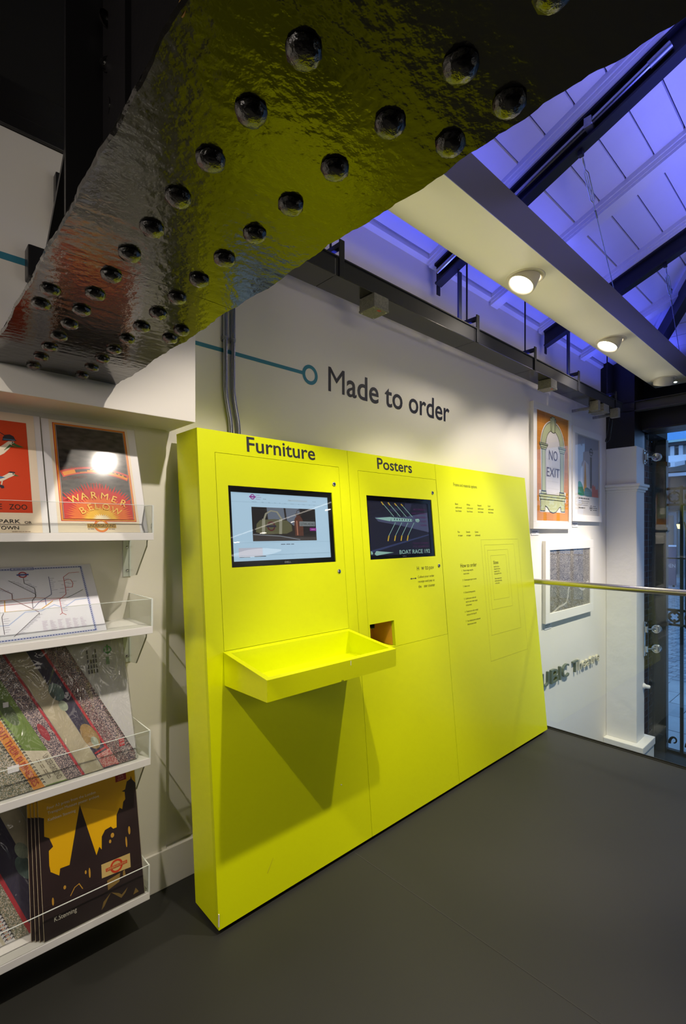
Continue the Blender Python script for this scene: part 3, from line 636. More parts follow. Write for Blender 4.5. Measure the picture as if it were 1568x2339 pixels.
mb.box(kx0-.0004, kx0+.003, by(.03)-.0002, by(.03)+.004, .03, .075, PAPER); build(mb, 'paint_chip', kiosk)

# ================================================================ LETTERING ON THE WALL
WP = lambda y: (lambda u, v, l=0: (u, y-l, v))
BLU = mat('teal_blue_vinyl', (52, 128, 152), .5)
t = thing('route_line', 'teal blue line across the white wall ending in an open ring', 'wall graphic', (1.0, 2.0, 2.29))
mb = MB().box(.8605, 1.572, W-.0012, W-.0002, 2.2865, 2.3045, BLU); build(mb, 'line', t)
mb = MB().box(-3, .861, 1.7655, 1.7668, 2.2865, 2.3075, BLU); build(mb, 'line', t)
mb = MB().ring((1.618, W-.0014, 2.2945), (1, 0, 0), (0, 0, 1), .033, .052, BLU, 40); build(mb, 'ring', t)
t = thing('wall_lettering', 'large dark lettering Made to order on the white wall above the kiosk', 'lettering', (2.3, W, 2.23))
letters(t, 'Made to order', WP(W-.001), 1.746, 2.868, 2.2335, 2.3690, VINYL, .012)
t = thing('theatre_sign', 'raised grey letters spelling CUBIC Theatre low on the white wall', 'sign', (4.8, W, .06))
SG = mat('grey_sign_face', (86, 98, 92), .4); SGE = mat('pale_sign_letter', (196, 192, 172), .45)
xs = [(3.98, 4.13, 'C'), (4.262, 4.395, 'U'), (4.440, 4.592, 'B'), (4.622, 4.646, 'I'), (4.684, 4.825, 'C')]
for a, b, s in xs:
    mb = MB(); put(mb, s, WP(W-.001), a, b, .070, .196, SG, 0, .022); build(mb, 'letter', t)
vs, fs = txt('Theatre', 0)
k = (5.545-4.925)/(max(p[0] for p in vs)-min(p[0] for p in vs)); x = 4.925
for i, s in enumerate('Theatre'):
    q = txt(s, 0)[0]; wd = (max(p[0] for p in q)-min(p[0] for p in q))*k; hh = (max(p[1] for p in q))*(.118/.73)
    mb = MB(); put(mb, s, WP(W-.001), x, x+wd, .076, .076+hh, SG if i < 1 else SGE, 0, .022); build(mb, 'letter', t); x += wd*1.0+.022
# conduits
for x, lb in ((1.112, 'left one of two steel conduit pipes rising behind the kiosk'), (1.152, 'right one of two steel conduit pipes rising behind the kiosk')):
    y = W-.016
    pth = [(x, y, 2.70), (x, y, 2.13), (x+.002, y, 2.10), (x+.008, y, 2.06), (x+.018, y, 2.01), (x+.025, y, 1.975), (x+.028, y, 1.94), (x+.028, y, 1.60)]
    t = thing('conduit_pipe', lb, 'pipe', (x, y, 1.6), 'conduit pipes behind the kiosk'); build(MB().tube(pth, .0105, CONDUIT, 12), 'pipe', t)
    build(MB().tube([(x, y, 2.34), (x, y, 2.355)], .0125, GALV, 12).box(x-.014, x+.014, y+.006, W, 2.335, 2.36, GALV), 'saddle_clip', t)

# ================================================================ CABLE TRAY along the wall
tr = thing('cable_tray', 'long dark steel cable tray hung along the wall above the lettering', 'cable tray', (3.6, 1.82, 2.70))
TRU = mat('tray_satin_black', (40, 40, 37), .2, ior=1.8)
for a, b in ((.87, 1.562), (1.566, 2.770), (2.774, 3.575), (3.579, 4.395), (4.399, 5.55)):
    mb = MB(); mb.box(a, b, 1.742, 1.893, 2.700, 2.703, TRU); mb.box(a, b, 1.742, 1.745, 2.703, 2.792, STEELN); mb.box(a, b, 1.890, 1.893, 2.703, 2.792, STEELN); mb.box(a, b, 1.736, 1.752, 2.788, 2.795, STEELN)
    build(mb, 'tray_length', tr)
for x in (1.60, 2.805, 3.61, 4.43, 5.35):
    mb = MB().bbox(x-.016, x+.016, 1.734, 1.7418, 2.70, 2.88, STEELN, .002); mb.box(x-.012, x+.012, 1.7418, 1.87, 2.845, 2.87, STEELN); build(mb, 'hanger_bracket', tr)
    mb = MB().tube([(x, 1.82, 2.80), (x, 1.82, rz(1.82)-.02)], .006, STEELN, 8); build(mb, 'drop_rod', tr)
for x in (2.70, 4.37):
    mb = MB().box(x-.017, x+.017, 1.80, 1.812, 2.79, rz(1.81)-(.212 if x < 3 else .02), mat('blue_grey_post', (44, 56, 92), .4)); build(mb, 'post', tr)
GB = mat('speckled_grey_box', (122, 120, 112), .6, vary=.25, vscale=120)
for i, (x, y, lb) in enumerate(((1.872, 1.782, 'grey junction box under the tray above the lettering'), (3.93, 1.79, 'grey junction box under the tray above the NO EXIT picture'), (5.07, 1.80, 'grey junction box under the tray next to the window'))):
    s = .055 if i < 2 else .07
    t = thing('junction_box', lb, 'box', (x, y, 2.62), 'junction boxes under the cable tray')
    build(MB().bbox(x-s, x+s, y-s, y+s, 2.636, 2.698, GB, .004), 'body', t); l = build(MB().bbox(x-s-.002, x+s+.002, y-s-.002, y+s+.002, 2.624, 2.636, GB, .003), 'lid', t)
    for a in (-1, 1):
        for b in (-1, 1): build(MB().lathe([(.005, 0), (.005, .002), (0, .003)], (x+a*(s-.010), y+b*(s-.010), 2.624), (0, 0, -1), CHROME, 8), 'screw', l)
    if i < 2: build(MB().box(x-.012, x+.012, y-s+.012, y-s+.026, 2.6232, 2.6238, flat((196, 74, 50))), 'red_mark', l, 'small red mark on the lid')
for x, y, lb in ((4.86, 1.83, 'grey clamp arm reaching from the tray over the grey poster'), (5.30, 1.80, 'grey clamp arm with a cable loop near the dark steel pier')):
    t = thing('clamp_arm', lb, 'clamp', (x, y, 2.6), 'clamp arms at the end of the tray')
    build(MB().bbox(x-.012, x+.012, y-.10, y+.14, 2.625, 2.652, GALV, .004), 'arm', t); build(MB().bbox(x-.028, x+.028, y-.11, y-.03, 2.605, 2.697, GB, .006), 'mount', t)
    build(MB().lathe([(.016, 0), (.016, .05), (.011, .055), (0, .055)], (x, y-.05, 2.628), (0, -1, 0), GALV, 12), 'knuckle', t)
mb = MB().tube([(5.36, 1.80, 2.62), (5.385, 1.82, 2.56), (5.40, 1.84, 2.45), (5.415, 1.86, 2.40), (5.44, 1.85, 2.39), (5.46, 1.83, 2.42), (5.46, 1.82, 2.52), (5.44, 1.80, 2.62)], .004, BLACKG, 6)
build(mb, 'cable_loop', None, 'thin black cable loop hanging from the clamp arm beside the pier', 'cable')

# ================================================================ LIGHT BOX with downlights
lx0, lx1, ly0, ly1, lz0, lz1 = .62, 7.3, 1.283, 1.612, 3.05, 3.262
t = thing('light_box', 'long pale box beam with downlights crossing under the blue roof', 'light fitting', ((lx0+lx1)/2, 1.45, lz0))
lx1 = 6.19
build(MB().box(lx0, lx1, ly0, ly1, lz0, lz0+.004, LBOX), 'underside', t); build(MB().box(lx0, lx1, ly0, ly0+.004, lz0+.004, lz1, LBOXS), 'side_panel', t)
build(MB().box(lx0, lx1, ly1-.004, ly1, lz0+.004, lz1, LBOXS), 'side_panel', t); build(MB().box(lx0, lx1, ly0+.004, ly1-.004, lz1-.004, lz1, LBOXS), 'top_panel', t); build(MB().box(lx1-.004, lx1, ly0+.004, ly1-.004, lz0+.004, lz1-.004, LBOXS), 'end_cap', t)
def downlight(x, y, ax, lit, lb, power, tgt):
    t = thing('downlight', lb, 'lamp', (x, y, lz0), 'round downlights in the light box'); ax = Vector(ax).normalized()
    build(MB().lathe([(.088, .012), (.090, -.002), (.112, -.004), (.116, -.002), (.116, 0.0)], (x, y, lz0-.0005), (0, 0, 1), LAMPW, 40), 'trim_ring', t)
    c = Vector((x, y, lz0+.012)); prof = [(.086, -.02), (.088, .02), (.087, .055), (.083, .070), (.078, .072), (.072, .062)]
    h = build(MB().lathe(prof, c, ax, LAMPW, 40), 'housing', t)
    ln = MB().lathe([(.074, .060), (.055, .066), (.03, .069), (.0001, .070)], c, ax, LENS if lit else mat('unlit_lens', (170, 165, 150), .3), 40); build(ln, 'lens', t)
    if lit: spot(tuple(c+ax*.085), tgt, power, 100, .7, WARM, .06)
downlight(2.90, 1.46, (-.45, .25, -1), True, 'lit round downlight in the light box, nearest the riveted beam', 16, (2.3, 1.95, .8))
downlight(4.37, 1.46, (-.35, .30, -1), True, 'lit round downlight in the light box, the middle one', 36, (4.3, 2.05, 1.4))
downlight(5.88, 1.455, (.35, .25, -1), False, 'unlit round downlight at the window end of the light box', 0, (0, 0, 0))
mb = MB().lathe([(.012, 0), (.012, -.004), (.0, -.006)], (6.09, 1.40, lz0), (0, 0, 1), mat('cool_glint', (235, 250, 255), .4, emit=12), 14)  # glowing dot added to stand for a bright reflection on the underside
build(mb, 'glint_point', None, 'tiny cold white glint under the far end of the light box', 'lamp')
# hanging cables with turnbuckles
def cable(p, q, lb):
    p, q = Vector(p), Vector(q); d = (q-p); t = thing('hanging_cable', lb, 'cable', q, 'steel cables holding the light box')
    build(MB().tube([p, q], .0028, CHROME, 6), 'wire', t)
    build(MB().bbox(p.x-.014, p.x+.014, p.y-.012, p.y+.012, p.z-.028, p.z+.012, STEELN, .003), 'anchor', t)
    a = p+d*.10; b = p+d*.30; n = d.normalized(); s = n.cross(Vector((0, 0, 1))).normalized()*.010; s2 = n.cross(s).normalized()*.010
    mb = MB().tube([a, a+d*.02+s, b-d*.02+s, b], .0035, CHROME, 6).tube([a, a+d*.02-s, b-d*.02-s, b], .0035, CHROME, 6); build(mb, 'turnbuckle', t)
    mb = MB().tube([p+d*.03, p+d*.05+s2, p+d*.075+s2, p+d*.095], .003, CHROME, 6).tube([p+d*.03, p+d*.05-s2, p+d*.075-s2, p+d*.095], .003, CHROME, 6); build(mb, 'shackle', t)
    mb = MB().tube([b+d*.05, b+d*.10], .006, GALV, 8); build(mb, 'ferrule', t)
cable((2.665, 1.035, rz(1.035)-.205), (3.93, 1.29, 3.264), 'steel cable with turnbuckle from the first dark rafter to the light box')
cable((4.24, 1.04, rz(1.04)-.205), (5.75, 1.29, 3.264), 'steel cable with turnbuckle from the middle dark rafter to the light box')
build(MB().tube([(4.235, 1.06, rz(1.06)-.206), (4.31, 1.40, 3.35), (4.30, 1.50, 3.264)], .003, STEELN, 6), 'tie_wire', None, 'thin dark tie wire beside the second turnbuckle cable', 'cable')

# ================================================================ SHELVES with prints
def PL(xb, yb, zb, lean, yaw=0):
    s, c = math.sin(math.radians(lean)), math.cos(math.radians(lean)); cy, sy = math.cos(math.radians(yaw)), math.sin(math.radians(yaw))
    def f(u, v, l=0):
        x, y, z = u, v*s-l*c, v*c+l*s
        return (xb+x*cy-y*sy, yb+x*sy+y*cy, zb+z)
    return f
def slab(mb, P, u0, u1, v0, v1, l0, l1, mt):
    return mb.hexa([P(u0, v0, l1), P(u1, v0, l1), P(u1, v0, l0), P(u0, v0, l0), P(u0, v1, l1), P(u1, v1, l1), P(u1, v1, l0), P(u0, v1, l0)], mt)
SHELF = [(1.465, 1.750, 'top white shelf, holding the orange and the dark red posters'), (1.129, 1.757, 'second white shelf from the top, holding the line map'),
         (.648, 1.778, 'third white shelf from the top, holding the wrapped print pack'), (.155, 1.786, 'lowest white shelf, just above the floor, holding the yellow packs')]
sx0, sx1 = -.35, .692
for i, (zt, yf, lb) in enumerate(SHELF):
    t = thing('wall_shelf', lb, 'shelf', (.2, 1.9, zt-.026), 'white wall shelves')
    yb_ = W-.0185
    build(MB().bbox(sx0, sx1, yf, yb_, zt-.026, zt, SHELFW, .0015), 'shelf_board', t)
    ah = .098
    mb = MB().box(sx0, sx1, yf+.001, yf+.004, zt, zt+ah, ACRY); mb.box(sx0, sx1, yf+.0008, yf+.0042, zt+ah, zt+ah+.0015, ACRYE); build(mb, 'front_guard', t, 'clear acrylic front guard')
    mb = MB().box(sx1-.004, sx1-.001, yf+.004, yb_, zt, zt+ah, ACRY); mb.box(sx1-.0045, sx1-.0005, yf+.004, yb_, zt+ah, zt+ah+.0015, ACRYE); mb.box(sx1-.005, sx1, yf, yf+.005, zt, zt+ah, ACRYE); build(mb, 'side_guard', t, 'clear acrylic side guard')
    mb = MB()
    for zz in (.018, .030): mb.lathe([(.005, 0), (.005, .003), (0, .004)], (sx1-.001, yf+.018, zt+zz), (1, 0, 0), ACRYE, 10)
    build(mb, 'fixing_stud', t)
    if i < 3:   # clear bracket underneath with its screws
        zb = zt-.026
        b_ = build(MB().box(.664, .694, yb_-.004, yb_, zb-.145, zb, ACRYE), 'wall_bracket', t, 'clear acrylic bracket')
        mb = MB(); P3 = [(.684, yb_-.004, zb), (.684, yf+.045, zb), (.684, yf+.047, zb-.022), (.684, yb_-.085, zb-.135), (.684, yb_-.004, zb-.145)]
        mb.prism(P3, (.004, 0, 0), ACRY); mb.prism([P3[1], P3[2], (P3[2][0], P3[2][1]+.0018, P3[2][2]), (P3[1][0], P3[1][1]+.0018, P3[1][2])], (.004, 0, 0), mat('acrylic_cut_edge', (176, 174, 160), .3)); mb.prism([P3[2], P3[3], (P3[3][0], P3[3][1]+.0018, P3[3][2]+.002), (P3[2][0], P3[2][1]+.0018, P3[2][2]+.002)], (.004, 0, 0), MATS['acrylic_cut_edge'])
        build(mb, 'gusset', b_)
        for zz in (.030, .122):
            build(MB().lathe([(.0055, 0), (.0055, .002), (0, .0045)], (.679, yb_-.004, zb-zz), (0, -1, 0), CHROME, 12), 'screw', b_)
RED, ORG2, GOLD, INK, CRM = flat((206, 52, 24), .5), flat((232, 112, 24), .5), flat((240, 176, 40), .5), flat((30, 28, 28), .5), flat((236, 222, 196), .55)
PAPW = flat((232, 230, 232), .5)
# --- dark red poster
P = PL(.376, 1.792, 1.4655, 20); L = .0006
t = thing('sleeved_poster', 'dark and red burst poster reading WARMER BELOW in clear sleeve, top shelf', 'poster', (.53, 1.85, 1.4655))
slab(mb := MB(), P, 0, .312, 0, .420, -.004, 0, PAPW); build(mb, 'backing_card', t)
mb = MB(); slab(mb, P, .0225, .2845, .001, .4195, 0, .0004, CRM); build(mb, 'sheet', t)
mb = MB(); Q = lambda k: (lambda u, v, l=0: P(u, v, .0004+.0004*k+l))
shapes(mb, Q(1), 0, RED, rect(.033, .2755, .0415, .409)); shapes(mb, Q(2), 0, GOLD, rect(.0358, .2728, .0442, .4063)); shapes(mb, Q(3), 0, RED, rect(.0385, .270, .047, .4035))
dk = mat('print_storm_grey', (62, 58, 54), .5, vary=.7, vscale=30, stretch=(1, 1, 2.4))
shapes(mb, Q(4), 0, flat((150, 142, 130)), rect(.0405, .268, .049, .4015)); shapes(mb, Q(5), 0, dk, rect(.043, .2655, .10, .3985))
shapes(mb, Q(5), 0, flat((196, 34, 30)), rect(.043, .2655, .049, .1005))
def burst(cx, cy, ra, rb, n, a0=0, a1=math.pi, sx=1.0, seed=1):
    r = random.Random(seed); pts = []
    for i in range(2*n+1):
        a = a1+(a0-a1)*i/(2*n); R_ = (ra if i % 2 else rb)*(1+r.uniform(-.06, .06)); pts.append((cx+sx*R_*math.cos(a), max(.049, cy+R_*math.sin(a))))
    return pts
def clipu(pts, a, b): return [(min(max(u, a), b), v) for u, v in pts]
shapes(mb, Q(6), 0, flat((206, 40, 32)), clipu(burst(.154, .049, .112, .135, 46, sx=1.12), .043, .2655)+[(.2655, .049), (.043, .049)])
shapes(mb, Q(7), 0, flat((236, 112, 30)), burst(.156, .049, .073, .092, 34, sx=1.18, seed=2)); shapes(mb, Q(8), 0, flat((246, 190, 50)), burst(.156, .049, .034, .048, 22, sx=1.35, seed=3)); shapes(mb, Q(9), 0, flat((250, 232, 190)), burst(.158, .049, .012, .020, 12, sx=1.6, seed=4))
def band(r0, r1, cx, cy, a0, a1, n=24):
    return [(cx+r1*math.cos(a0+(a1-a0)*i/n), cy+r1*math.sin(a0+(a1-a0)*i/n)) for i in range(n+1)]+[(cx+r0*math.cos(a1+(a0-a1)*i/n), cy+r0*math.sin(a1+(a0-a1)*i/n)) for i in range(n+1)]
cy_ = -.04; d2 = math.radians
shapes(mb, Q(6), 0, RED, band(.262, .287, .156, cy_, d2(66.5), d2(113.5))); shapes(mb, Q(7), 0, flat((236, 150, 36)), band(.266, .280, .156, cy_, d2(104), d2(112.5)), band(.266, .274, .156, cy_, d2(67), d2(101)))
shapes(mb, Q(8), 0, INK, band(.269, .279, .156, cy_, d2(96), d2(104)), band(.2745, .279, .156, cy_, d2(68), d2(96)))
for k in range(9): shapes(mb, Q(9), 0, flat((250, 196, 70)), band(.2745, .2775, .156, cy_, d2(70+2.8*k), d2(71.4+2.8*k), 3))
DR = flat((120, 40, 30))
arc_text(mb, 'COLDRAIN', Q(6), [(.048+.0085*i+.0, .232+.0018*i-.00004*i*i) for i in range(8)], .009, 0, DR)
arc_text(mb, 'DESCENDTO', Q(6), [(.052+.0085*i, .193+.0022*i-.00006*i*i) for i in range(9)], .009, 0, DR)
put(mb, 'IT IS', Q(8), .134, .174, .170, .183, flat((188, 52, 28)), .005)
YL = flat((250, 204, 92))
arc_text(mb, 'WARMER', Q(11), [(.078, .121), (.108, .133), (.141, .1375), (.175, .135), (.206, .1245), (.237, .111)], .025, 0, YL, .008)
arc_text(mb, 'BELOW', Q(12), [(.100, .0795), (.125, .0915), (.147, .0965), (.176, .0945), (.208, .080)], .024, 0, YL, .008)
annulus(mb, Q(1), 0, .155, .0255, .0165, .0235, flat((222, 84, 36))); annulus(mb, Q(2), 0, .155, .0255, .0185, .0205, GOLD)
shapes(mb, Q(3), 0, flat((206, 160, 60)), rect(.110, .203, .0175, .0325)); put(mb, 'UNDERGROUND', Q(4), .1125, .2005, .0195, .0305, INK, .012)
bars(mb, Q(1), .111, .0122, .0032, 2, flat((120, 100, 80))); bars(mb, Q(1), .178, .0122, .0032, 2, flat((120, 100, 80)))
build(mb, 'print', t); mb = MB(); slab(mb, P, -.001, .313, 0, .4215, -.005, .0068, SLEEVE); build(mb, 'sleeve', t, 'clear plastic sleeve')
# --- orange poster
P = PL(.05, 1.792, 1.4655, 20)
t = thing('sleeved_poster', 'bright orange poster with two birds, reading ZOO, at the left edge, top shelf', 'poster', (.2, 1.85, 1.4655))
slab(mb := MB(), P, -.012, .322, 0, .4235, -.004, 0, PAPW); build(mb, 'backing_card', t)
mb = MB(); slab(mb, P, .0, .304, 0, .4225, 0, .0004, flat((240, 222, 196))); build(mb, 'sheet', t)
mb = MB(); shapes(mb, Q(1), 0, flat((214, 62, 10)), rect(.018, .2808, .067, .391))
dnav, grn, wht = flat((34, 36, 52)), flat((66, 110, 60)), flat((238, 224, 200))
TT = lambda u0, u1, v0, v1, s: put(mb, s, Q(2), u0, u1, v0, v1, INK, .012)
TT(.1895, .2005, .0775, .0955, 'E'); TT(.2185, .2665, .0775, .0955, 'ZOO'); TT(.190, .245, .0315, .0445, 'PARK'); TT(.2565, .2755, .0305, .0385, 'OR'); TT(.183, .2405, .0105, .0225, 'TOWN'); bars(mb, Q(2), .222, .003, .0024, 6, flat((150, 120, 100)))
# first bird: long pale neck, round cap, green bill
shapes(mb, Q(2), 0, wht, [(.228, .316), (.240, .316), (.236, .300), (.226, .285), (.214, .270), (.198, .258), (.17, .22), (.12, .20), (.10, .24), (.16, .27), (.195, .285), (.212, .300)])
shapes(mb, Q(3), 0, grn, [(.238, .317), (.248, .308), (.270, .2985), (.252, .2965), (.236, .306)], [(.231, .305), (.250, .2955), (.232, .296), (.214, .281)])
shapes(mb, Q(3), 0, dnav, [(.212, .318), (.214, .330), (.221, .338), (.233, .341), (.243, .335), (.247, .323), (.252, .320), (.210, .316)]); stroke(mb, Q(3), 0, [(.170, .362), (.205, .346), (.220, .335)], .0022, dnav)
shapes(mb, Q(4), 0, flat((70, 120, 160)), rect(.214, .246, .3195, .323)); disc(mb, Q(4), 0, .239, .313, .0042, wht, 14); disc(mb, Q(5), 0, .239, .313, .0024, INK, 12)
# second bird
shapes(mb, Q(2), 0, wht, [(.190, .186), (.206, .189), (.217, .197), (.224, .203), (.236, .204), (.241, .198), (.232, .191), (.221, .184), (.207, .174), (.190, .168), (.15, .17), (.15, .182)])
shapes(mb, Q(3), 0, flat((74, 124, 170)), [(.150, .190), (.196, .190), (.214, .186), (.200, .180), (.160, .176)]); shapes(mb, Q(3), 0, dnav, [(.220, .203), (.228, .208), (.241, .2065), (.239, .2025)], [(.199, .160), (.208, .157), (.209, .149), (.202, .147), (.197, .154)])
stroke(mb, Q(3), 0, [(.205, .173), (.202, .160)], .003, wht); shapes(mb, Q(3), 0, grn, [(.238, .199), (.252, .193), (.238, .193)]); disc(mb, Q(4), 0, .235, .1995, .0022, INK, 10)
build(mb, 'print', t); mb = MB(); slab(mb, P, -.013, .3235, 0, .4250, -.005, .004, SLEEVE); build(mb, 'sleeve', t, 'clear plastic sleeve')
# --- line map
P = PL(.125, 1.790, 1.1300, 42)
t = thing('map_print', 'pale blue bordered line map print in clear sleeve, lying back on the second shelf', 'print', (.33, 1.88, 1.13))
mb = MB(); slab(mb, P, .004, .4205, 0, .2925, -.003, 0, flat((226, 226, 236), .5)); build(mb, 'sheet', t)
mb = MB(); mapb = flat((72, 92, 160)); pl = flat((206, 210, 234))
shapes(mb, Q(0), 0, pl, rect(.006, .392, .003, .287))
for a, b, c, d in ((.008, .3885, .0045, .0085), (.008, .3885, .2805, .2845), (.3845, .3885, .0085, .2805), (.008, .012, .0085, .2805)): shapes(mb, Q(1), 0, mapb, rect(a, b, c, d))
for k in range(46): shapes(mb, Q(2), 0, pl, rect(.014+.008*k, .0175+.008*k, .0052, .0078), rect(.014+.008*k, .0175+.008*k, .2812, .2838))
for k in range(33): shapes(mb, Q(2), 0, pl, rect(.3852, .3878, .012+.008*k, .0155+.008*k))
shapes(mb, Q(1), 0, flat((230, 232, 242)), rect(.015, .382, .011, .278))
shapes(mb, Q(3), 0, mapb, rect(.1705, .2375, .2765, .2885)); shapes(mb, Q(4), 0, pl, rect(.1722, .2358, .2782, .2868)); bars(mb, Q(5), .178, .2808, .0034, 5, mapb)
annulus(mb, Q(3), 0, .2025, .2575, .0085, .0130, flat((186, 60, 70))); shapes(mb, Q(4), 0, mapb, rect(.185, .220, .2543, .2603))
route = lambda pts, c, wd=.0017: stroke(mb, Q(3), 0, pts, wd, flat(c))
blk, brn, rd, yl, rv = (70, 70, 78), (122, 70, 66), (186, 70, 76), (216, 168, 70), (176, 194, 230)
stroke(mb, Q(2), 0, [(.02, .05), (.08, .055), (.122, .062), (.144, .061), (.193, .105), (.238, .104), (.278, .124), (.305, .108), (.345, .137), (.381, .139)], .0032, flat(rv))
route([(.05, .24), (.10, .225), (.135, .207), (.164, .180), (.163, .159), (.231, .100)], brn); route([(.160, .236), (.229, .174), (.229, .161)], blk); route([(.202, .222), (.230, .198), (.230, .166), (.217, .147), (.216, .117)], blk)
route([(.231, .090), (.231, .096), (.153, .017)], blk); route([(.203, .244), (.203, .222)], blk); route([(.278, .244), (.277, .177), (.276, .167), (.236, .140), (.217, .117)], (84, 96, 140)); route([(.377, .257), (.344, .256), (.323, .238), (.322, .192), (.320, .164), (.297, .143), (.297, .088), (.289, .081)], rd); route([(.297, .088), (.308, .078)], rd)
route([(.323, .222), (.332, .226), (.344, .225), (.349, .209), (.344, .192), (.322, .192)], rd); route([(.142, .156), (.139, .112), (.239, .111), (.268, .133), (.276, .140)], yl, .0026); route([(.06, .157), (.130, .157), (.227, .159), (.270, .151), (.319, .148)], (206, 150, 120)); route([(.319, .148), (.335, .155), (.376, .178)], (90, 110, 96)); route([(.04, .135), (.26, .142), (.30, .147)], rd, .0012)
route([(.135, .108), (.129, .094), (.130, .029)], blk); route([(.02, .20), (.09, .16), (.135, .156)], (100, 130, 90)); route([(.03, .10), (.139, .112)], (110, 110, 160)); route([(.255, .155), (.255, .125)], (96, 110, 180))
random.seed(21); lab = flat((150, 150, 170))
for (x0, y0), (x1, y1) in (((.160, .236), (.229, .174)), ((.203, .244), (.203, .222)), ((.278, .244), (.277, .177)), ((.323, .238), (.320, .164)), ((.231, .096), (.153, .017)), ((.297, .143), (.297, .088)), ((.05, .24), (.164, .180)), ((.129, .094), (.130, .029)), ((.344, .225), (.349, .200)), ((.20, .222), (.23, .198))):
    n = int(math.hypot(x1-x0, y1-y0)/.0075)
    for k in range(1, n):
        x, y = x0+(x1-x0)*k/n, y0+(y1-y0)*k/n; wd = random.uniform(.008, .018); s = 1 if (x0 < .3 or k % 2) else -1
        shapes(mb, Q(3), 0, lab, rect(min(x+s*.002, x+s*(.002+wd)), max(x+s*.002, x+s*(.002+wd)), y-.0006, y+.0006))
for c in range(6):
    for r in range(12): shapes(mb, Q(3), 0, flat((206, 196, 214)), rect(.234+.0225*c, .234+.0225*c+random.uniform(.008, .017), .0235+.0035*r, .0249+.0035*r))
build(mb, 'print', t); mb = MB(); slab(mb, P, .0, .4215, 0, .2935, -.004, .004, SLEEVE); build(mb, 'sleeve', t, 'clear plastic sleeve')
# --- wrapped packs of diagonal prints
def spot_mat(name, c1, c2, sc=90, thr=.5, c3=None):
    if name in MATS: return MATS[name]
    m = mat(name, c1, .5); nt = m.node_tree; b = nt.nodes['Principled BSDF']; tc = nt.nodes.new('ShaderNodeTexCoord'); n = nt.nodes.new('ShaderNodeTexVoronoi' if c3 else 'ShaderNodeTexNoise'); n.inputs['Scale'].default_value = sc
    r = nt.nodes.new('ShaderNodeValToRGB'); r.color_ramp.interpolation = 'CONSTANT' if c3 else 'EASE'; r.color_ramp.elements[0].position = thr-.06; r.color_ramp.elements[1].position = thr+.06
    r.color_ramp.elements[0].color = (*lin(c1), 1); r.color_ramp.elements[1].color = (*lin(c2), 1)
    if c3: e_ = r.color_ramp.elements.new(min(.95, thr+.2)); e_.color = (*lin(c3), 1); s_ = nt.nodes.new('ShaderNodeSeparateColor'); nt.links.new(n.outputs['Color'], s_.inputs[0]); src = s_.outputs[0]
    else: n.inputs['Detail'].default_value = 6; src = n.outputs['Fac']
    nt.links.new(tc.outputs['Object'], n.inputs['Vector']); nt.links.new(src, r.inputs[0]); nt.links.new(r.outputs[0], b.inputs['Base Color']); return m
CRM2 = flat((214, 206, 180)); CRIM = flat((190, 36, 52)); NIGHT = flat((44, 36, 66)); BEIGE = mat('print_beige_folds', (190, 180, 150), .5, vary=.15, vscale=18)
GRN1 = mat('print_green_field', (112, 140, 56), .5, vary=.3, vscale=7); CONF = spot_mat('print_confetti', (70, 62, 80), (140, 116, 124), 620, .45, (214, 190, 180)); CONF2 = spot_mat('print_rose_confetti', (72, 54, 66), (150, 76, 82), 640, .5, (200, 180, 170)); CONF3 = spot_mat('print_garden', (110, 116, 96), (170, 148, 104), 520, .45, (206, 196, 180)); CHEV = flat((46, 40, 46)); PINK = spot_mat('print_pink_hatch', (222, 170, 160), (200, 90, 90), 240, .5)
def clip_poly(pts, u0, u1, v0, v1):
    def cl(p, ins, cut):
        o = []
        for i in range(len(p)):
            a, b = p[i-1], p[i]
            if ins(b):
                if not ins(a): o.append(cut(a, b))
                o.append(b)
            elif ins(a): o.append(cut(a, b))
        return o
    for ax, k, sg in ((0, u0, 1), (0, u1, -1), (1, v0, 1), (1, v1, -1)):
        if not pts: break
        pts = cl(pts, lambda p: sg*(p[ax]-k) >= 0, lambda a, b: tuple(a[j]+(b[j]-a[j])*(k-a[ax])/(b[ax]-a[ax]) for j in (0, 1)))
    return pts
def diag_pack(t, P, Wd, Hh, slope, o0, strips, lo=0.0):
    """diagonal prints: each strip a sheet of its own; s = distance along the foot of the pack"""
    for (sa, sb, mt, lift) in strips:
        pts = clip_poly([(sa, lo), (sb, lo), (sb-slope*(Hh-lo), Hh), (sa-slope*(Hh-lo), Hh)], .004, Wd-.004, lo, Hh-.004)
        if len(pts) > 2: mb = MB(); mb.prism([P(u, v, lift) for u, v in pts], Vector(P(0, 0, .0004))-Vector(P(0, 0, 0)), mt); build(mb, 'print', t)
P = PL(.145, 1.800, .6515, 21); SLP = .46
t = thing('print_pack', 'film wrapped pack of colourful prints laid diagonally on the third shelf', 'pack', (.4, 1.88, .6485))
mb = MB(); slab(mb, P, -.14, .506, 0, .442, -.006, 0, flat((206, 206, 206), .5)); build(mb, 'backing_card', t)
S = [(.118, .182, CONF3, .0010), (.182, .213, flat((228, 150, 50)), .0012), (.213, .220, CRM2, .0012), (.216, .277, GRN1, .0016), (.277, .330, CONF, .0020), (.322, .330, CRIM, .0024), (.332, .388, BEIGE, .0022), (.390, .440, NIGHT, .0016), (.432, .440, CRIM, .0022), (.440, .510, CONF2, .0012), (.020, .118, CONF3, .0008), (-.06, .02, GRN1, .0008), (.474, .500, CONF, .0015)]
S = [(a+.003, b+.003, m_, l) for a, b, m_, l in S]
diag_pack(t, P, .506, .442, SLP, 0, S)
mb = MB()
def D(s, d): return (s-SLP*d, d)
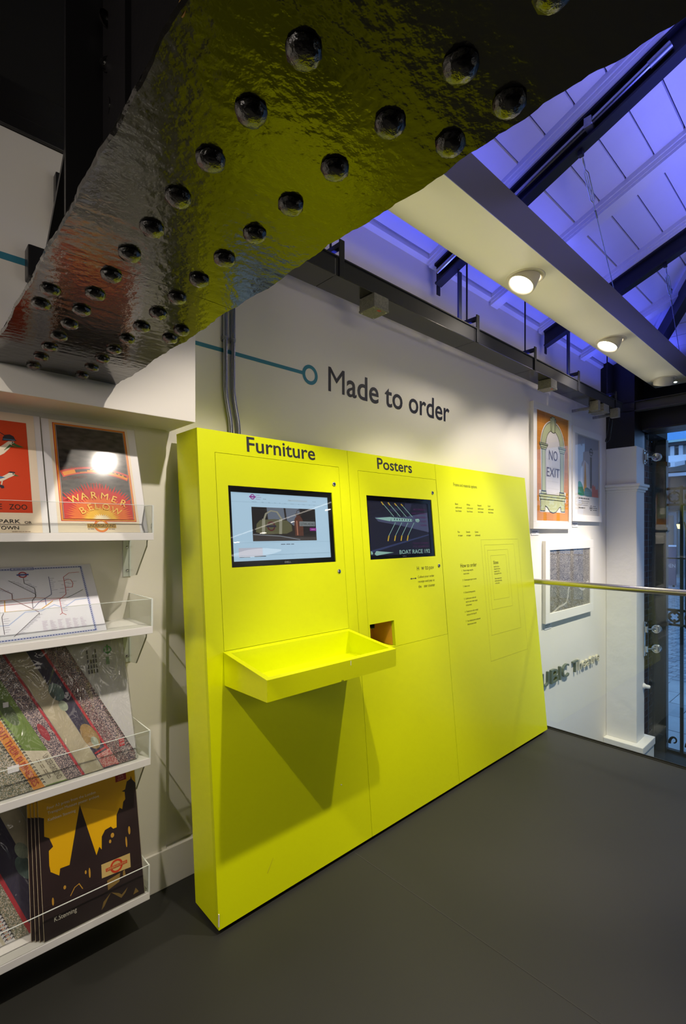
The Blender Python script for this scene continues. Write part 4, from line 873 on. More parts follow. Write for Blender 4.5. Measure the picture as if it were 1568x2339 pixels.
for k in range(30):   # chevron edging beside the orange band
    for s0 in (.179, .218, .506):
        a = D(s0, .010+.0105*k)
        if s0 > .5 and k > 24 or not (.01 < a[0] < .485): continue
        shapes(mb, lambda u, v, l=0: P(u, v, .0030), 0, CHEV, [(a[0]-.004, a[1]), (a[0]+.0005, a[1]+.004), (a[0]+.005, a[1]), (a[0]+.005, a[1]+.003), (a[0]+.0005, a[1]+.0072), (a[0]-.004, a[1]+.003)])
ang = math.atan2(1, -SLP)
up = lambda l_: (lambda u, v, l=0: P(u, v, l_))
def along(s, text, s_mid, d0, d1, h, mt, lift=.0034):
    vs, fs = txt(text, .01); xs = [p[0] for p in vs]; k = math.hypot(SLP*(d1-d0), d1-d0)/(max(xs)-min(xs)); kh = h/.72
    ux, uy = math.cos(ang+math.pi), math.sin(ang+math.pi); nx, ny = -uy, ux; o = D(s_mid, d1)
    mb.add([P(o[0]+ux*(x-min(xs))*k+nx*y*kh-nx*h/2, o[1]+uy*(x-min(xs))*k+ny*y*kh-ny*h/2, lift+3e-5*(i//(len(vs)//4))) for i, (x, y) in enumerate(vs)], fs, mt)
along(0, 'GO ABOUT THEIR BUSINESSES', .200, .012, .27, .018, flat((190, 60, 40)))
shapes(mb, lambda u, v, l=0: P(u, v, .0026), 0, CRM2, clip_poly([D(.219, .0), D(.280, .0), D(.280, .105), D(.219, .125)], .0, .5, .003, .4))
along(0, 'UNDERGROUND', .266, .012, .095, .016, flat((120, 110, 96))); [shapes(mb, up(.0034), 0, flat((150, 138, 118)), [D(.237+.006*q, .02+.018*k), D(.240+.006*q, .02+.018*k), D(.240+.006*q, .033+.018*k), D(.237+.006*q, .033+.018*k)]) for q in range(2) for k in range(4)]
EM = mat('print_faded_teal', (92, 118, 112), .5, vary=.35, vscale=40); PALE = mat('print_faded_celadon', (160, 172, 150), .5, vary=.3, vscale=50); GOLDN = mat('print_faded_gold', (160, 130, 76), .5, vary=.3, vscale=40)
def blob(cs, cd, ra, rb, mt, l_, rot=-1.1, n=20):
    c = D(cs, cd); shapes(mb, up(l_), 0, mt, [(c[0]+ra*math.cos(a)*math.cos(rot)-rb*math.sin(a)*math.sin(rot), c[1]+ra*math.cos(a)*math.sin(rot)+rb*math.sin(a)*math.cos(rot)) for a in [2*math.pi*i/n for i in range(n)]])
blob(.402, .285, .034, .020, EM, .0026); blob(.396, .235, .020, .012, PALE, .0028); blob(.414, .115, .050, .022, GOLDN, .0026); blob(.417, .095, .018, .010, PALE, .003); blob(.300, .165, .034, .010, flat((170, 40, 56)), .0026); blob(.247, .25, .05, .015, flat((84, 104, 60)), .0026)
shapes(mb, up(.0030), 0, CRIM, clip_poly([D(.395, .052), D(.437, .064), D(.437, .070), D(.395, .058)], 0, .5, 0, .44)); shapes(mb, up(.0028), 0, PINK, clip_poly([D(.393, .003), D(.445, .003), D(.445, .060), D(.395, .048)], 0, .5, .003, .44))
shapes(mb, up(.0036), 0, flat((206, 40, 48)), rect(.451, .469, .055, .082)); line(mb, '20%', up(.0040), .4535, .071, .0065, PAPW); line(mb, 'OFF', up(.0040), .4535, .060, .0065, PAPW)
shapes(mb, up(.0036), 0, PAPW, rect(.118, .133, .268, .284), rect(.120, .150, .068, .088)); 
grl = flat((70, 150, 70)); annulus(mb, up(.0032), 0, .4485, .402, .0095, .0140, grl); shapes(mb, up(.0035), 0, grl, rect(.446, .451, .383, .421)); 
for i in range(3): shapes(mb, up(.0032), 0, grl, rect(.440+.004*i, .442+.004*i, .348, .376))
for i, (u, n_) in enumerate(((.404, 5), (.395, 4), (.386, 3), (.376, 5))):
    for k in range(n_): shapes(mb, up(.0032), 0, flat((70, 68, 72)), rect(u, u+.0045, .325+.018*k, .339+.018*k))
build(mb, 'print_detail', t); mb = MB(); slab(mb, P, -.142, .508, 0, .444, -.007, .0075, FILM); build(mb, 'film_wrap', t, 'crinkled clear film')
# second pack of the same kind, lowest shelf, behind
P = PL(-.17, 1.868, .1580, 13); SLP = .40
t = thing('print_pack', 'film wrapped pack of diagonal prints behind the yellow packs, lowest shelf', 'pack', (.1, 1.9, .1555))
mb = MB(); slab(mb, P, 0, .53, 0, .40, -.006, 0, flat((206, 206, 206), .5)); build(mb, 'backing_card', t)
diag_pack(t, P, .53, .40, SLP, 0, [(.20, .428, flat((226, 222, 214)), .0008), (.428, .436, CRM2, .001), (.436, .462, PAPW, .0012), (.462, .500, CONF3, .0012), (.500, .512, CRIM, .0018), (.512, .60, NIGHT, .0014), (.585, .64, BEIGE, .002), (.642, .70, BEIGE, .0016)])
mb = MB()
for k in range(22):
    for s0 in (.440, .458):
        a = D(s0, .006+.0115*k); shapes(mb, up(.0030), 0, CHEV, [(a[0]-.004, a[1]), (a[0], a[1]+.005), (a[0]+.005, a[1]+.001), (a[0]+.005, a[1]+.005), (a[0], a[1]+.009), (a[0]-.004, a[1]+.004)])
    a = D(.449, .010+.0115*k); c_ = (a[0], a[1]+.003)
    if k % 1 == 0: shapes(mb, up(.0032), 0, CRM2, [(c_[0]+.0052*math.cos(q*.785), c_[1]+.0045*math.sin(q*.785)) for q in range(8)]); shapes(mb, up(.0035), 0, flat((190, 70, 60)), rect(c_[0]-.005, c_[0]-.002, c_[1]-.0015, c_[1]+.0015), rect(c_[0]+.002, c_[0]+.005, c_[1]-.0015, c_[1]+.0015))
blob(.575, .20, .045, .020, EM, .0028); blob(.58, .12, .04, .016, PALE, .003); blob(.59, .255, .030, .016, PALE, .003); shapes(mb, up(.0032), 0, CRIM, clip_poly([D(.500, .020), D(.60, .045), D(.60, .052), D(.500, .027)], 0, .526, .01, .4))
build(mb, 'print_detail', t); mb = MB(); slab(mb, P, -.002, .532, 0, .402, -.007, .0075, FILM); build(mb, 'film_wrap', t, 'crinkled clear film')
# --- yellow packs, four deep
YP, SIL = mat('print_sunset_yellow', (240, 184, 0), .45), mat('print_dark_plum', (48, 34, 34), .45, vary=.2, vscale=7)
names = ('front yellow pack with dark skyline print on the lowest shelf', 'yellow pack directly behind the front one on the lowest shelf', 'third yellow pack back in the row on the lowest shelf', 'rearmost yellow pack, leaning on the wrapped print pack')
for i in range(4):
    P = PL(.3575-.010*i, 1.792+.010*i, .1575, 14-.8*i, -.4*i)
    t = thing('poster_pack', names[i], 'pack', (.51-.010*i, 1.84+.010*i, .1555), 'yellow poster packs')
    mb = MB(); slab(mb, P, 0, .318, 0, .424, -.004, 0, flat((206, 196, 170))); build(mb, 'backing_card', t)
    mb = MB(); Qy = lambda k: (lambda u, v, l=0: P(u, v, .0003+.0004*k+l)); slab(mb, P, .001, .317, .001, .4235, 0, .0004, YP)
    shapes(mb, Qy(1), 0, SIL, [(.001, .001), (.317, .001), (.317, .377), (.306, .392), (.303, .406), (.301, .396), (.287, .391), (.279, .366), (.267, .363), (.277, .358), (.277, .333), (.269, .326), (.264, .303), (.255, .311), (.243, .291), (.240, .250), (.228, .250), (.221, .260), (.201, .256), (.189, .239), (.186, .198), (.179, .210), (.168, .187), (.126, .367), (.084, .192), (.056, .193), (.052, .173), (.028, .194), (.025, .215), (.026, .259), (.039, .267), (.029, .297), (.015, .307), (.017, .363), (.001, .372)])
    tw = flat((252, 246, 226))
    put(mb, 'Four A3 prints from the London', Qy(2), .027, .179, .3835, .3955, tw, .006); put(mb, 'Transport Museum poster archive', Qy(2), .028, .189, .3675, .3795, tw, .006); put(mb, 'Kathleen Stenning', Qy(2), .028, .112, .3465, .3585, tw, .006)
    sg = flat((206, 178, 110)); shapes(mb, Qy(2), 0, sg, [(.180, .108), (.277, .103), (.278, .149), (.181, .151)]); annulus(mb, Qy(3), 0, .230, .1275, .0150, .0215, flat((204, 62, 30))); shapes(mb, Qy(4), 0, flat((204, 62, 30)), rect(.194, .266, .1225, .1325)); put(mb, 'UNDERGROUND', Qy(5), .197, .263, .1242, .1312, sg, .012)
    am = flat((200, 150, 50)); 
    for u, v, a, b in ((.066, .131, .004, .006), (.131, .149, .003, .006), (.143, .142, .003, .016), (.224, .230, .006, .008), (.282, .224, .004, .014), (.269, .190, .003, .018), (.215, .213, .004, .006), (.030, .105, .003, .012)): disc(mb, Qy(2), 0, u, v, a, am, 12, b)
    gl_ = flat((150, 120, 60)); shapes(mb, Qy(2), 0, gl_, [(.197, .063), (.236, .074), (.240, .100), (.196, .094)], [(.248, .082), (.258, .084), (.256, .104), (.250, .100)], [(.172, .012), (.180, .034), (.206, .052), (.196, .040), (.182, .020)], [(.206, .052), (.232, .038), (.240, .030), (.262, .044), (.252, .030), (.238, .020)], [(.278, .012), (.298, .014), (.288, .030)]); stroke(mb, Qy(2), 0, [(.081, .098), (.095, .118), (.109, .123), (.119, .103)], .0025, am)
    put(mb, 'K.Stenning', Qy(2), .031, .097, .040, .058, tw, 0)
    shapes(mb, Qy(2), 0, flat((150, 20, 36)), rect(.248, .286, .400, .424)); put(mb, '10%', Qy(3), .258, .277, .412, .420, flat((214, 150, 140)), .01); put(mb, 'OFF', Qy(3), .256, .278, .403, .4095, flat((214, 150, 140)), .01)
    build(mb, 'print', t); mb = MB(); slab(mb, P, -.0008, .3188, 0, .4248, -.0045, .0042, SLEEVE); build(mb, 'film_wrap', t)

# ================================================================ FRAMED PICTURES
FR = mat('white_picture_frame', (238, 234, 228), .4)
def picture(label, x0, x1, z0, z1, bw, art):
    t = thing('framed_picture', label, 'picture', ((x0+x1)/2, W-.02, z0))
    y0, y1 = W-.034, W-.001; mb = MB()
    for a, b, c, d in ((x0, x1, z0, z0+bw), (x0, x1, z1-bw, z1), (x0, x0+bw, z0+bw, z1-bw), (x1-bw, x1, z0+bw, z1-bw)): mb.bbox(a, b, y0, y1, c, d, FR, .002)
    build(mb, 'frame', t); build(MB().box(x0+bw, x1-bw, y1-.021, y1-.002, z0+bw, z1-bw, flat((238, 234, 228))), 'mount', t)
    mb = MB(); art(mb, lambda k: (lambda u, v, l=0: (u, y1-.0215-.0004*k-l, v))); build(mb, 'print', t)
    build(MB().poly([(x0+bw, y0+.0055, z0+bw), (x1-bw, y0+.0055, z0+bw), (x1-bw, y0+.0055, z1-bw), (x0+bw, y0+.0055, z1-bw)], PGLASS), 'glazing', t)
def art_exit(mb, Q):
    a, b, c, d = 4.152, 4.80, 1.568, 2.567; tile = [flat(q, .5) for q in ((214, 140, 34), (206, 132, 32), (220, 146, 40))]
    shapes(mb, Q(0), 0, flat((226, 148, 60)), rect(a, b, c, d)); random.seed(4); n = 15; th = (d-c)/n
    for r in range(n):
        off = -.082 if r % 2 else 0
        for k in range(6):
            p = clip_poly(rect(a+off+.164*k+.002, a+off+.164*k+.162, c+th*r+.002, c+th*r+th-.002), a, b, c, d)
            if len(p) > 2: shapes(mb, Q(1), 0, flat((236, 204, 40)) if (r == 9 and k in (0, 4)) and off == 0 else random.choice(tile), p)
    gr, ol, wh = flat((190, 196, 150), .5), flat((50, 46, 40), .5), flat((236, 230, 220), .5)
    def om(k, *ps, wd=.0055):
        for p in ps: shapes(mb, Q(k), 0, gr, p); stroke(mb, Q(k+1), 0, list(p)+[p[0]], wd, ol)
    cx, rc = 4.465, 2.243; ro, ri = .228, .148
    arch = [(cx+ro*1.04*math.cos(math.pi*i/24), rc+ro*math.sin(math.pi*i/24)) for i in range(25)]
    shapes(mb, Q(2), 0, wh, [(4.700, 1.83)]+[(cx+(p[0]-cx)*1.06, p[1]+.012) for p in arch]+[(4.230, 1.83)]); shapes(mb, Q(2), 0, wh, rect(4.188, 4.742, 1.745, 1.84), rect(4.205, 4.725, 1.645, 1.75), rect(4.205, 4.30, 2.215, 2.262), rect(4.64, 4.725, 2.215, 2.262))
    om(3, arch+[(cx+ri*1.0*math.cos(math.pi*(24-i)/24), rc+ri*1.02*math.sin(math.pi*(24-i)/24)) for i in range(25)])
    shapes(mb, Q(5), 0, flat((232, 226, 220), .5), [(4.60, 1.82)]+[(cx+(ri-.006)*math.cos(math.pi*i/24), rc+(ri-.006)*1.02*math.sin(math.pi*i/24)) for i in range(25)]+[(4.325, 1.82)])
    for k in range(6): shapes(mb, Q(5), .0002, flat((216, 208, 200), .5), rect(4.34, 4.59, 1.86+.066*k, 1.863+.066*k))
    for s in (-1, 1):
        x = cx+s*.190
        om(6, rect(x-.036, x+.036, 1.83, 2.205), [(x-.045, 2.205), (x+.045, 2.205), (x+.075, 2.245), (x-.075, 2.245)], rect(x-.082, x+.082, 2.243, 2.258), [(x-.055, 1.808), (x+.055, 1.808), (x+.045, 1.835), (x-.045, 1.835)], wd=.005)
        stroke(mb, Q(8), 0, [(x-.05, 2.222), (x+.05, 2.222)], .003, ol)
    om(6, [(cx-.045, 2.382), (cx+.045, 2.382), (cx+.062, 2.505), (cx-.062, 2.505)], wd=.006); om(8, [(cx-.026, 2.375), (cx+.026, 2.375), (cx+.034, 2.520), (cx-.034, 2.520)], wd=.006)
    om(6, rect(4.192, 4.735, 1.782, 1.806), rect(4.206, 4.722, 1.757, 1.782), wd=.005)
    om(6, [(4.214, 1.757), (4.214, 1.655), (4.300, 1.655), (4.305, 1.700), (4.345, 1.690), (4.400, 1.650), (4.465, 1.640), (4.530, 1.650), (4.590, 1.690), (4.628, 1.700), (4.634, 1.655), (4.715, 1.655), (4.715, 1.757)], wd=.006)
    tx = flat((88, 52, 52), .5); put(mb, 'NO', Q(9), 4.378, 4.556, 2.122, 2.212, tx, .0); put(mb, 'EXIT', Q(9), 4.332, 4.600, 1.970, 2.052, tx, .0)
picture('tall framed picture of an orange tiled arch reading NO EXIT', 4.062, 4.852, 1.493, 2.600, .060, art_exit)
def art_pole(mb, Q):
    a, b, c, d = 5.022, 5.592, 1.624, 2.444; sk = flat((178, 176, 180), .5)
    shapes(mb, Q(0), 0, flat((220, 216, 212), .5), rect(a, b, c, d)); shapes(mb, Q(1), 0, sk, rect(a+.01, b-.01, 1.835, d-.005))
    shapes(mb, Q(1), .0002, flat((222, 220, 218), .5), [(5.09, 1.9), (5.10, 2.10), (5.19, 2.20), (5.30, 2.16), (5.34, 1.9)])
    shapes(mb, Q(2), 0, flat((84, 82, 82), .5), rect(5.340, 5.388, 1.92, 2.245)); annulus(mb, Q(3), 0, 5.366, 2.295, .030, .042, flat((84, 82, 82), .5)); shapes(mb, Q(4), 0, flat((84, 82, 82), .5), rect(5.312, 5.420, 2.286, 2.304))
    shapes(mb, Q(4), 0, flat((222, 160, 40), .5), [(5.170, 1.88), (5.250, 1.88), (5.235, 2.02), (5.215, 2.18), (5.205, 2.18), (5.190, 2.02)])
    shapes(mb, Q(5), 0, flat((44, 128, 88), .5), [(5.030, 1.845), (5.035, 1.965), (5.060, 1.978), (5.100, 1.972), (5.140, 1.94), (5.170, 1.89), (5.190, 1.838), (5.110, 1.83)])
    shapes(mb, Q(6), 0, flat((80, 128, 140), .5), [(5.190, 1.84), (5.195, 1.91), (5.26, 1.925), (5.34, 1.905), (5.385, 1.88), (5.385, 1.832), (5.26, 1.83)]); shapes(mb, Q(5), 0, flat((214, 100, 84), .5), [(5.385, 1.832), (5.39, 1.94), (5.42, 1.965), (5.44, 1.94), (5.47, 1.955), (5.49, 1.91), (5.55, 1.92), (5.565, 1.83)])
    g = flat((96, 94, 96), .5); bars(mb, Q(2), 5.05, 1.80, .016, 5, g)
    for i in range(3): bars(mb, Q(2), 5.05, 1.775-.02*i, .009, 8, flat((150, 148, 150), .5), i+2)
    bars(mb, Q(2), 5.05, 1.705, .014, 4, g, 7); annulus(mb, Q(2), 0, 5.365, 1.713, .020, .029, g); shapes(mb, Q(3), 0, g, rect(5.33, 5.40, 1.707, 1.719))
    for i in range(3): bars(mb, Q(2), 5.415, 1.73-.02*i, .010, 3, g, i+4)
picture('framed print of a grey sky with pole and coloured shapes, next to NO EXIT', 4.874, 5.640, 1.571, 2.507, .062, art_pole)
def art_map(mb, Q):
    a, b, c, d = 4.407, 5.332, .706, 1.326
    m = mat('print_street_web', (98, 92, 90), .5)
    nt = m.node_tree
    if len(nt.nodes) < 4:
        tc = nt.nodes.new('ShaderNodeTexCoord'); v1 = nt.nodes.new('ShaderNodeTexVoronoi'); v1.feature = 'DISTANCE_TO_EDGE'; v1.inputs['Scale'].default_value = 70
        n = nt.nodes.new('ShaderNodeTexNoise'); n.inputs['Scale'].default_value = 14; n.inputs['Detail'].default_value = 8
        mx = nt.nodes.new('ShaderNodeVectorMath'); mx.operation = 'MULTIPLY_ADD'; mx.inputs[1].default_value = (.035, .035, .035); nt.links.new(n.outputs['Color'], mx.inputs[0]); nt.links.new(tc.outputs['Object'], mx.inputs[2]); nt.links.new(mx.outputs[0], v1.inputs['Vector'])
        r = nt.nodes.new('ShaderNodeValToRGB'); r.color_ramp.elements[0].position = .0; r.color_ramp.elements[0].color = (*lin((206, 200, 188)), 1); r.color_ramp.elements[1].position = .09; r.color_ramp.elements[1].color = (*lin((112, 107, 102)), 1)
        e_ = r.color_ramp.elements.new(.35); e_.color = (*lin((84, 80, 82)), 1); nt.links.new(v1.outputs['Distance'], r.inputs[0]); nt.links.new(r.outputs[0], nt.nodes['Principled BSDF'].inputs['Base Color']); nt.links.new(tc.outputs['Object'], n.inputs['Vector'])
    shapes(mb, Q(0), 0, m, rect(a, b, c, d)); rv = flat((212, 206, 194), .5); rnd = random.Random(9)
    for k in range(170):
        x, y = rnd.uniform(a, b), rnd.uniform(c, d); an = rnd.uniform(0, 3.14); l_ = rnd.uniform(.04, .22); p = [(x, y)]
        for q in range(4): an += rnd.uniform(-.35, .35); p.append((p[-1][0]+l_/4*math.cos(an), p[-1][1]+l_/4*math.sin(an)))
        if all(a < u < b and c < v < d for u, v in p): stroke(mb, Q(1), 0, p, rnd.choice((.0025, .004)), flat(rnd.choice(((186, 178, 166), (140, 130, 122), (52, 48, 52))), .5))
    stroke(mb, Q(2), 0, [(4.43, .715), (4.50, .735), (4.60, .765), (4.70, .775), (4.758, .790), (4.785, .83), (4.798, .867), (4.800, .90), (4.812, .925), (4.85, .945), (4.90, .948), (4.98, .935), (5.034, .922), (5.12, .885), (5.18, .880), (5.22, .91), (5.25, .95), (5.29, .955), (5.31, .91), (5.328, .90)], .019, rv)
picture('wide framed print of a pale river winding through a dark street web', 4.296, 5.402, .640, 1.385, .085, art_map)
for x0, x1, z0, z1, lb in ((4.083, 4.225, 1.438, 1.486, 'small white caption card under the NO EXIT picture'), (4.940, 5.076, 1.514, 1.561, 'small white caption card under the grey sky print'), (4.335, 4.480, .578, .630, 'small white caption card under the river print')):
    t = thing('caption_card', lb, 'label', ((x0+x1)/2, W, z0), 'caption cards below the pictures'); build(MB().bbox(x0, x1, W-.004, W-.0005, z0, z1, flat((236, 234, 236)), .0008), 'card', t)
    mb = MB(); G = lambda u, v, l=0: (u, W-.0045, v)
    bars(mb, G, x0+.010, z1-.018, .008, 4, VINYL, 3); bars(mb, G, x0+.010, z1-.031, .006, 3, VINYL, 5); o = build(mb, 'lettering', t); o['kind'] = 'stuff'

# ================================================================ BALUSTRADE, GLASS CLAMPS
t = thing('glass_balustrade', 'glass balustrade with round steel handrail at the floor edge', 'railing', (3.62, 0, 0))
build(MB().tube([(3.625, 1.995, 1.087), (3.625, -3.7, 1.087)], .021, STAIN, 20), 'handrail', t, 'brushed steel handrail')
for y0, y1 in ((.55, 1.99), (-.90, .542), (-2.35, -.908)):
    build(MB().box(3.620, 3.632, y0, y1, -.18, 1.066, BGLASS), 'glass_panel', t)
build(MB().box(3.6125, 3.6195, -3.5, 1.99, -.20, .012, mat('dark_channel', (44, 44, 42), .4)).box(3.6325, 3.640, -3.5, 1.99, -.20, .002, MATS['dark_channel']), 'base_channel', t)
def clamp(zs, zp0, zp1, lb):
    t = thing('glass_clamp', lb, 'bracket', (6.12, 1.69, zp0), 'glass clamps on the white pier')
    build(MB().bbox(6.085, 6.122, 1.688, 1.6995, zp0, zp1, STAIN, .002), 'wall_plate', t)
    for z in zs:
        a = MB().bbox(6.088, 6.120, 1.660, 1.688, z-.034, z+.034, STAIN, .005).tube([(6.105, 1.672, z), (6.14, 1.645, z), (6.19, 1.610, z)], .009, STAIN, 10); build(a, 'arm', t)
        mb = MB().lathe([(0, 0), (.040, 0), (.046, .004), (.046, .012), (.038, .016), (.034, .011), (0, .011)], (6.1985, 1.602, z), (-1, 0, 0), STAIN, 28); build(mb, 'patch_disc', t)
        mb = MB().lathe([(0, 0), (.040, 0), (.046, .004), (.046, .012), (.0, .014)], (6.2135, 1.602, z), (1, 0, 0), STAIN, 28); build(mb, 'patch_disc', t)
    for z in (zp0+.016, zp1-.016): build(MB().lathe([(.007, 0), (.007, .008), (.012, .010), (.012, .018), (0, .020)], (6.104, 1.688, z), (0, -1, 0), CHROME, 10), 'bolt', t)
clamp([2.292], 2.215, 2.370, 'single steel glass clamp at the top of the white pier')
clamp([.392, .175], .098, .478, 'double steel glass clamp low on the white pier')
t = thing('wall_stop', 'small white cone shaped stop low on the white pier', 'bracket', (6.10, 1.68, -.26)); build(MB().lathe([(.034, 0), (.030, .012), (.024, .02)], (6.095, 1.6995, -.235), (0, -1, -.0), PLAST, 18), 'rose', t); build(MB().lathe([(.022, .02), (.020, .05), (.017, .062), (.0, .066)], (6.095, 1.6995, -.235), (0, -1, 0), PLAST, 18), 'knob', t)

# ================================================================ OUTSIDE THE WINDOW
pier = build(MB().box(6.578, 6.895, 1.834, 2.3, -1.2, 2.58, mat('mortar', (104, 98, 98), .8)).box(6.35, 6.9, 1.67, 2.3, 2.581, 2.80, BLACK), 'brick_pier', None, kind='structure')
BR = [mat('brick_%d' % i, c, .8, bump=.3, bscale=60) for i, c in enumerate(((92, 62, 54), (82, 56, 50), (102, 72, 60)))]
bmesh_b = {}
def brick(x0, x1, y0, y1, z, m_):
    key = (round(x1-x0, 3), round(y1-y0, 3), m_.name)
    if key not in bmesh_b: bmesh_b[key] = MB().bbox(0, x1-x0, 0, y1-y0, 0, .064, m_, .004).mesh('brick', (0, 0, 0))
    o = bpy.data.objects.new('brick', bmesh_b[key]); C.objects.link(o); o.parent = pier; o.location = Vector((x0, y0, z))-Vector(ORG[pier.name])
random.seed(8)
for k in range(50):
    z = -1.195+.0755*k
    if k % 2: brick(6.57, 6.785, 1.83, 1.93, z, random.choice(BR)); brick(6.795, 6.90, 1.83, 1.93, z, random.choice(BR)); brick(6.57, 6.68, 1.94, 2.10, z, random.choice(BR))
    else: brick(6.57, 6.67, 1.83, 1.93, z, random.choice(BR)); brick(6.68, 6.895, 1.83, 1.93, z, random.choice(BR)); brick(6.57, 6.68, 1.94, 2.10, z, random.choice(BR))
GRNI = mat('dark_green_iron_paint', (36, 48, 40), .4)
t = thing('iron_post', 'dark green panelled iron post outside the glass beside the bricks', 'post', (6.9, 1.73, -1.2))
build(MB().bbox(6.86, 6.96, 1.672, 1.825, -1.2, 2.58, GRNI, .006), 'shaft', t); mb = MB()
for z0, z1 in ((-1.0, .30), (.42, 1.42), (1.55, 2.2)):
    for a, b, c, d in ((1.69, 1.703, z0, z1), (1.795, 1.808, z0, z1), (1.703, 1.795, z0, z0+.013), (1.703, 1.795, z1-.013, z1)): mb.bbox(6.845, 6.86, a, b, c, d, GRNI, .003)
build(mb, 'panel_moulding', t); mb = MB()
for z in (.33, 1.47, 2.26): mb.bbox(6.84, 6.98, 1.655, 1.84, z, z+.05, GRNI, .008)
build(mb, 'collar', t)
t = thing('iron_grille', 'dark ornamental iron grille with rings outside the window', 'grille', (6.92, .8, -1.2))
ys = [1.526-.19*k for k in range(9)]
for y in ys: build(MB().bbox(6.905, 6.935, y-.018, y+.018, -1.2, 2.02, GRNI, .004), 'post', t)
for z, hh in ((1.985, .016), (1.792, .015), (1.147, .008), (.523, .015), (.347, .014), (-1.195, .03)): build(MB().bbox(6.908, 6.932, -.1, 1.672, z-hh, z+hh, GRNI, .003), 'rail', t)
def torus(mb, c, R_, r, n=28, m_=8):
    vs = []
    for i in range(n):
        a = 2*math.pi*i/n
        for k in range(m_): b = 2*math.pi*k/m_; vs.append((c[0]+r*math.sin(b), c[1]+(R_+r*math.cos(b))*math.cos(a), c[2]+(R_+r*math.cos(b))*math.sin(a)))
    mb.add(vs, [(i*m_+k, i*m_+(k+1) % m_, ((i+1) % n)*m_+(k+1) % m_, ((i+1) % n)*m_+k) for i in range(n) for k in range(m_)], GRNI, True)
for i in range(6):
    for z in (1.886, .442):
        y = 1.600-.19*i if i == 0 else ys[i-1]-.095
        mb = MB(); torus(mb, (6.92, y, z), .058, .013)
        for q in range(4): mb.lathe([(.0, -.008), (.013, -.007), (.016, 0), (.013, .007), (0, .008)], (6.92, y+.042*math.cos(q*1.571), z+.042*math.sin(q*1.571)), (1, 0, 0), GRNI, 10)
        for q in (1, 3): mb.lathe([(.0, -.01), (.012, -.008), (.012, .008), (0, .01)], (6.92, y+.078*math.cos(q*1.571), z+.078*math.sin(q*1.571)), (1, 0, 0), GRNI, 8)
        build(mb, 'ring', t)
for i in range(6):
    y = 1.600-.19*i if i == 0 else ys[i-1]-.095
    pth = [(6.92, y+.052-.0*k+.052*(math.cos(k*.42)-1)*(1-.045*k), -1.09+.075*math.sin(k*.42)*(1-.045*k)+.012*k*.4) for k in range(11)]
    build(MB().tube(pth, [.016-.0009*k for k in range(11)], GRNI, 8), 'scroll', t)
    if i == 0: continue
    pth = [(6.92, y-.06+.06*(1-math.cos(k*.38))*(1-.05*k), 1.40+.14*math.sin(k*.38)*(1-.03*k)) for k in range(12)]
    build(MB().tube(pth, [.013-.0007*k for k in range(12)], GRNI, 8), 'leaf_scroll', t, 'curling iron leaf')
# building across the street
STN, SLB, DKG = mat('pale_stone', (176, 174, 170), .7), mat('white_slab', (226, 230, 238), .6), mat('dark_glass', (26, 32, 40), .1)
t = thing('street_building', 'pale stone building with upper balcony across the street', 'building', (36, 8, -1.2))
build(MB().box(33.5, 40, -6, 24, -1.2, 12, STN), 'wall', t); build(MB().box(32.4, 33.5, -6, 24, 5.42, 5.76, SLB), 'balcony_slab', t); build(MB().prism([(32.4, 7.0, 5.20), (31.2, 7.2, 4.98), (31.2, 8.3, 4.98), (32.4, 8.5, 5.20)], (0, 0, .24), SLB), 'canopy', t, 'white wedge shaped canopy')
SKYG = mat('sky_blue_glazing', (120, 176, 226), .08, .6)
for k in range(26):
    y = 1.0+.42*k; build(MB().bbox(33.3, 33.5, y, y+.20, 5.76, 6.42, SLB, .01), 'pier', t)
    if k % 2: f_ = build(MB().box(33.44, 33.50, y+.22, y+.40, 5.78, 6.36, STN), 'window', t); build(MB().box(33.42, 33.44, y+.235, y+.385, 5.82, 6.32, DKG), 'pane', f_)
build(MB().box(32.9, 33.5, -6, 24, 6.42, 6.58, mat('dark_band', (54, 50, 52), .6)), 'fascia', t); build(MB().box(32.8, 33.55, -6, 24, 6.58, 6.70, mat('pale_green_gutter', (170, 204, 200), .5)), 'gutter', t)
for k in range(18): f_ = build(MB().box(33.2, 33.5, -5+1.5*k, -5+1.5*k+1.44, 6.70, 8.2, mat('mullion_grey', (110, 126, 146), .5)), 'window', t); build(MB().box(33.16, 33.2, -5+1.5*k+.06, -5+1.5*k+1.38, 6.76, 8.14, SKYG), 'pane', f_)
build(MB().box(33.0, 33.5, -6, 24, 2.7, 4.9, mat('shop_fascia', (34, 36, 42), .5)), 'shop_fascia', t); build(MB().box(32.7, 33.05, -6, 24, 4.62, 4.80, SLB), 'string_course', t, 'thin white course above the shop front')
for k in range(9): f_ = build(MB().box(33.3, 33.5, -4+2.9*k, -4+2.9*k+2.6, -1.0, 2.6, mat('shop_frame', (120, 126, 134), .5)), 'shop_window', t); build(MB().box(33.26, 33.3, -4+2.9*k+.15, -4+2.9*k+2.45, -.5, 2.4, mat('shop_glow', (150, 152, 158), .4, emit=.14)), 'pane', f_)
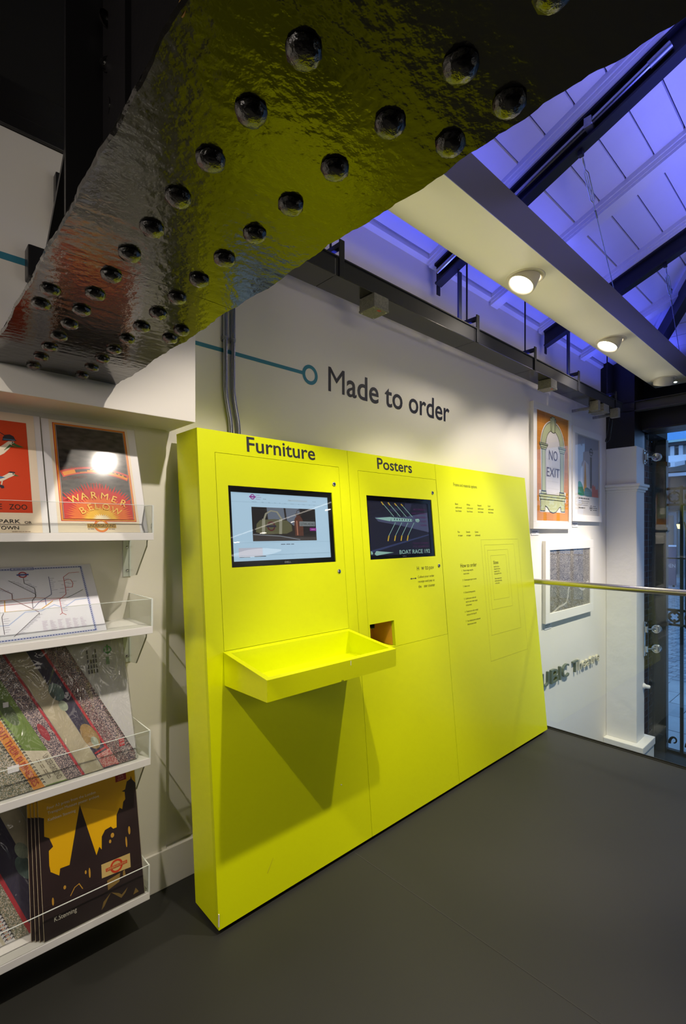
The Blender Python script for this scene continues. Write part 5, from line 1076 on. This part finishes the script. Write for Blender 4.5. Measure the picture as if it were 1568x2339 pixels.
t = thing('street_lamp', 'lit street lantern across the road seen through the grille', 'lamp', (16, 3.6, -1.2)); build(MB().tube([(16, 3.44, -1.2), (16, 3.44, 1.55), (16, 3.47, 1.72), (16, 3.53, 1.77), (16, 3.57, 1.74)], .02, STEELB, 8), 'column', t)
build(MB().lathe([(.0, .0), (.055, .01), (.085, .13), (.0, .14)], (16, 3.57, 1.54), (0, 0, 1), mat('lit_lantern', (255, 226, 150), .5, emit=3.0), 6, False), 'lantern', t); build(MB().lathe([(.09, .13), (.06, .19), (0, .21)], (16, 3.57, 1.54), (0, 0, 1), STEELB, 6, False), 'cap', t)
t = thing('hoarding', 'grey street hoarding board with pale letters DEN', 'sign', (27.5, 6.7, -1.2)); build(MB().bbox(27.5, 27.58, 6.30, 8.2, -1.1, .80, mat('hoarding_grey', (92, 92, 112), .6), .01), 'board', t); build(MB().box(27.45, 27.5, 6.28, 8.2, .74, .82, SLB), 'top_rail', t)
for y in (6.36, 7.2, 8.0): build(MB().box(27.5, 27.56, y, y+.08, -1.2, -1.1, STEELB), 'foot', t)
mb = MB(); put(mb, 'DEN', lambda u, v, l=0: (27.495-l, -u, v), -6.72, -6.32, -.26, -.09, mat('pale_blue_letters', (190, 210, 245), .5, emit=.35), .01)
build(mb, 'lettering', t)
t = thing('parked_van', 'dark blue van parked beyond the hoarding, seen through the grille', 'van', (27, 5.6, -1.2)); BLV = mat('van_blue', (34, 60, 124), .25)
pr = [(0, -.95), (0, -.1), (.25, .3), (.75, .85), (1.3, 1.0), (4.6, 1.0), (4.8, .8), (4.8, -.95)]
build(MB().prism([(27.9, 5.45-a, b) for a, b in pr], (-1.8, 0, 0), BLV), 'body', t)
build(MB().prism([(26.1, 5.45-a, b) for a, b in ((.46, .32), (.85, .78), (1.7, .80), (1.7, .32))], (-.03, 0, 0), DKG), 'side_window', t)
for y in (4.6, 1.7): build(MB().lathe([(0, 0), (.28, 0), (.32, .05), (.32, .18), (0, .2)], (26.05, y, -.88), (1, 0, 0), BLACKG, 20), 'wheel', t)
build(MB().box(26.08, 26.1, 5.27, 5.43, .05, .25, mat('van_lamp_red', (190, 30, 40), .3)), 'tail_lamp', t)
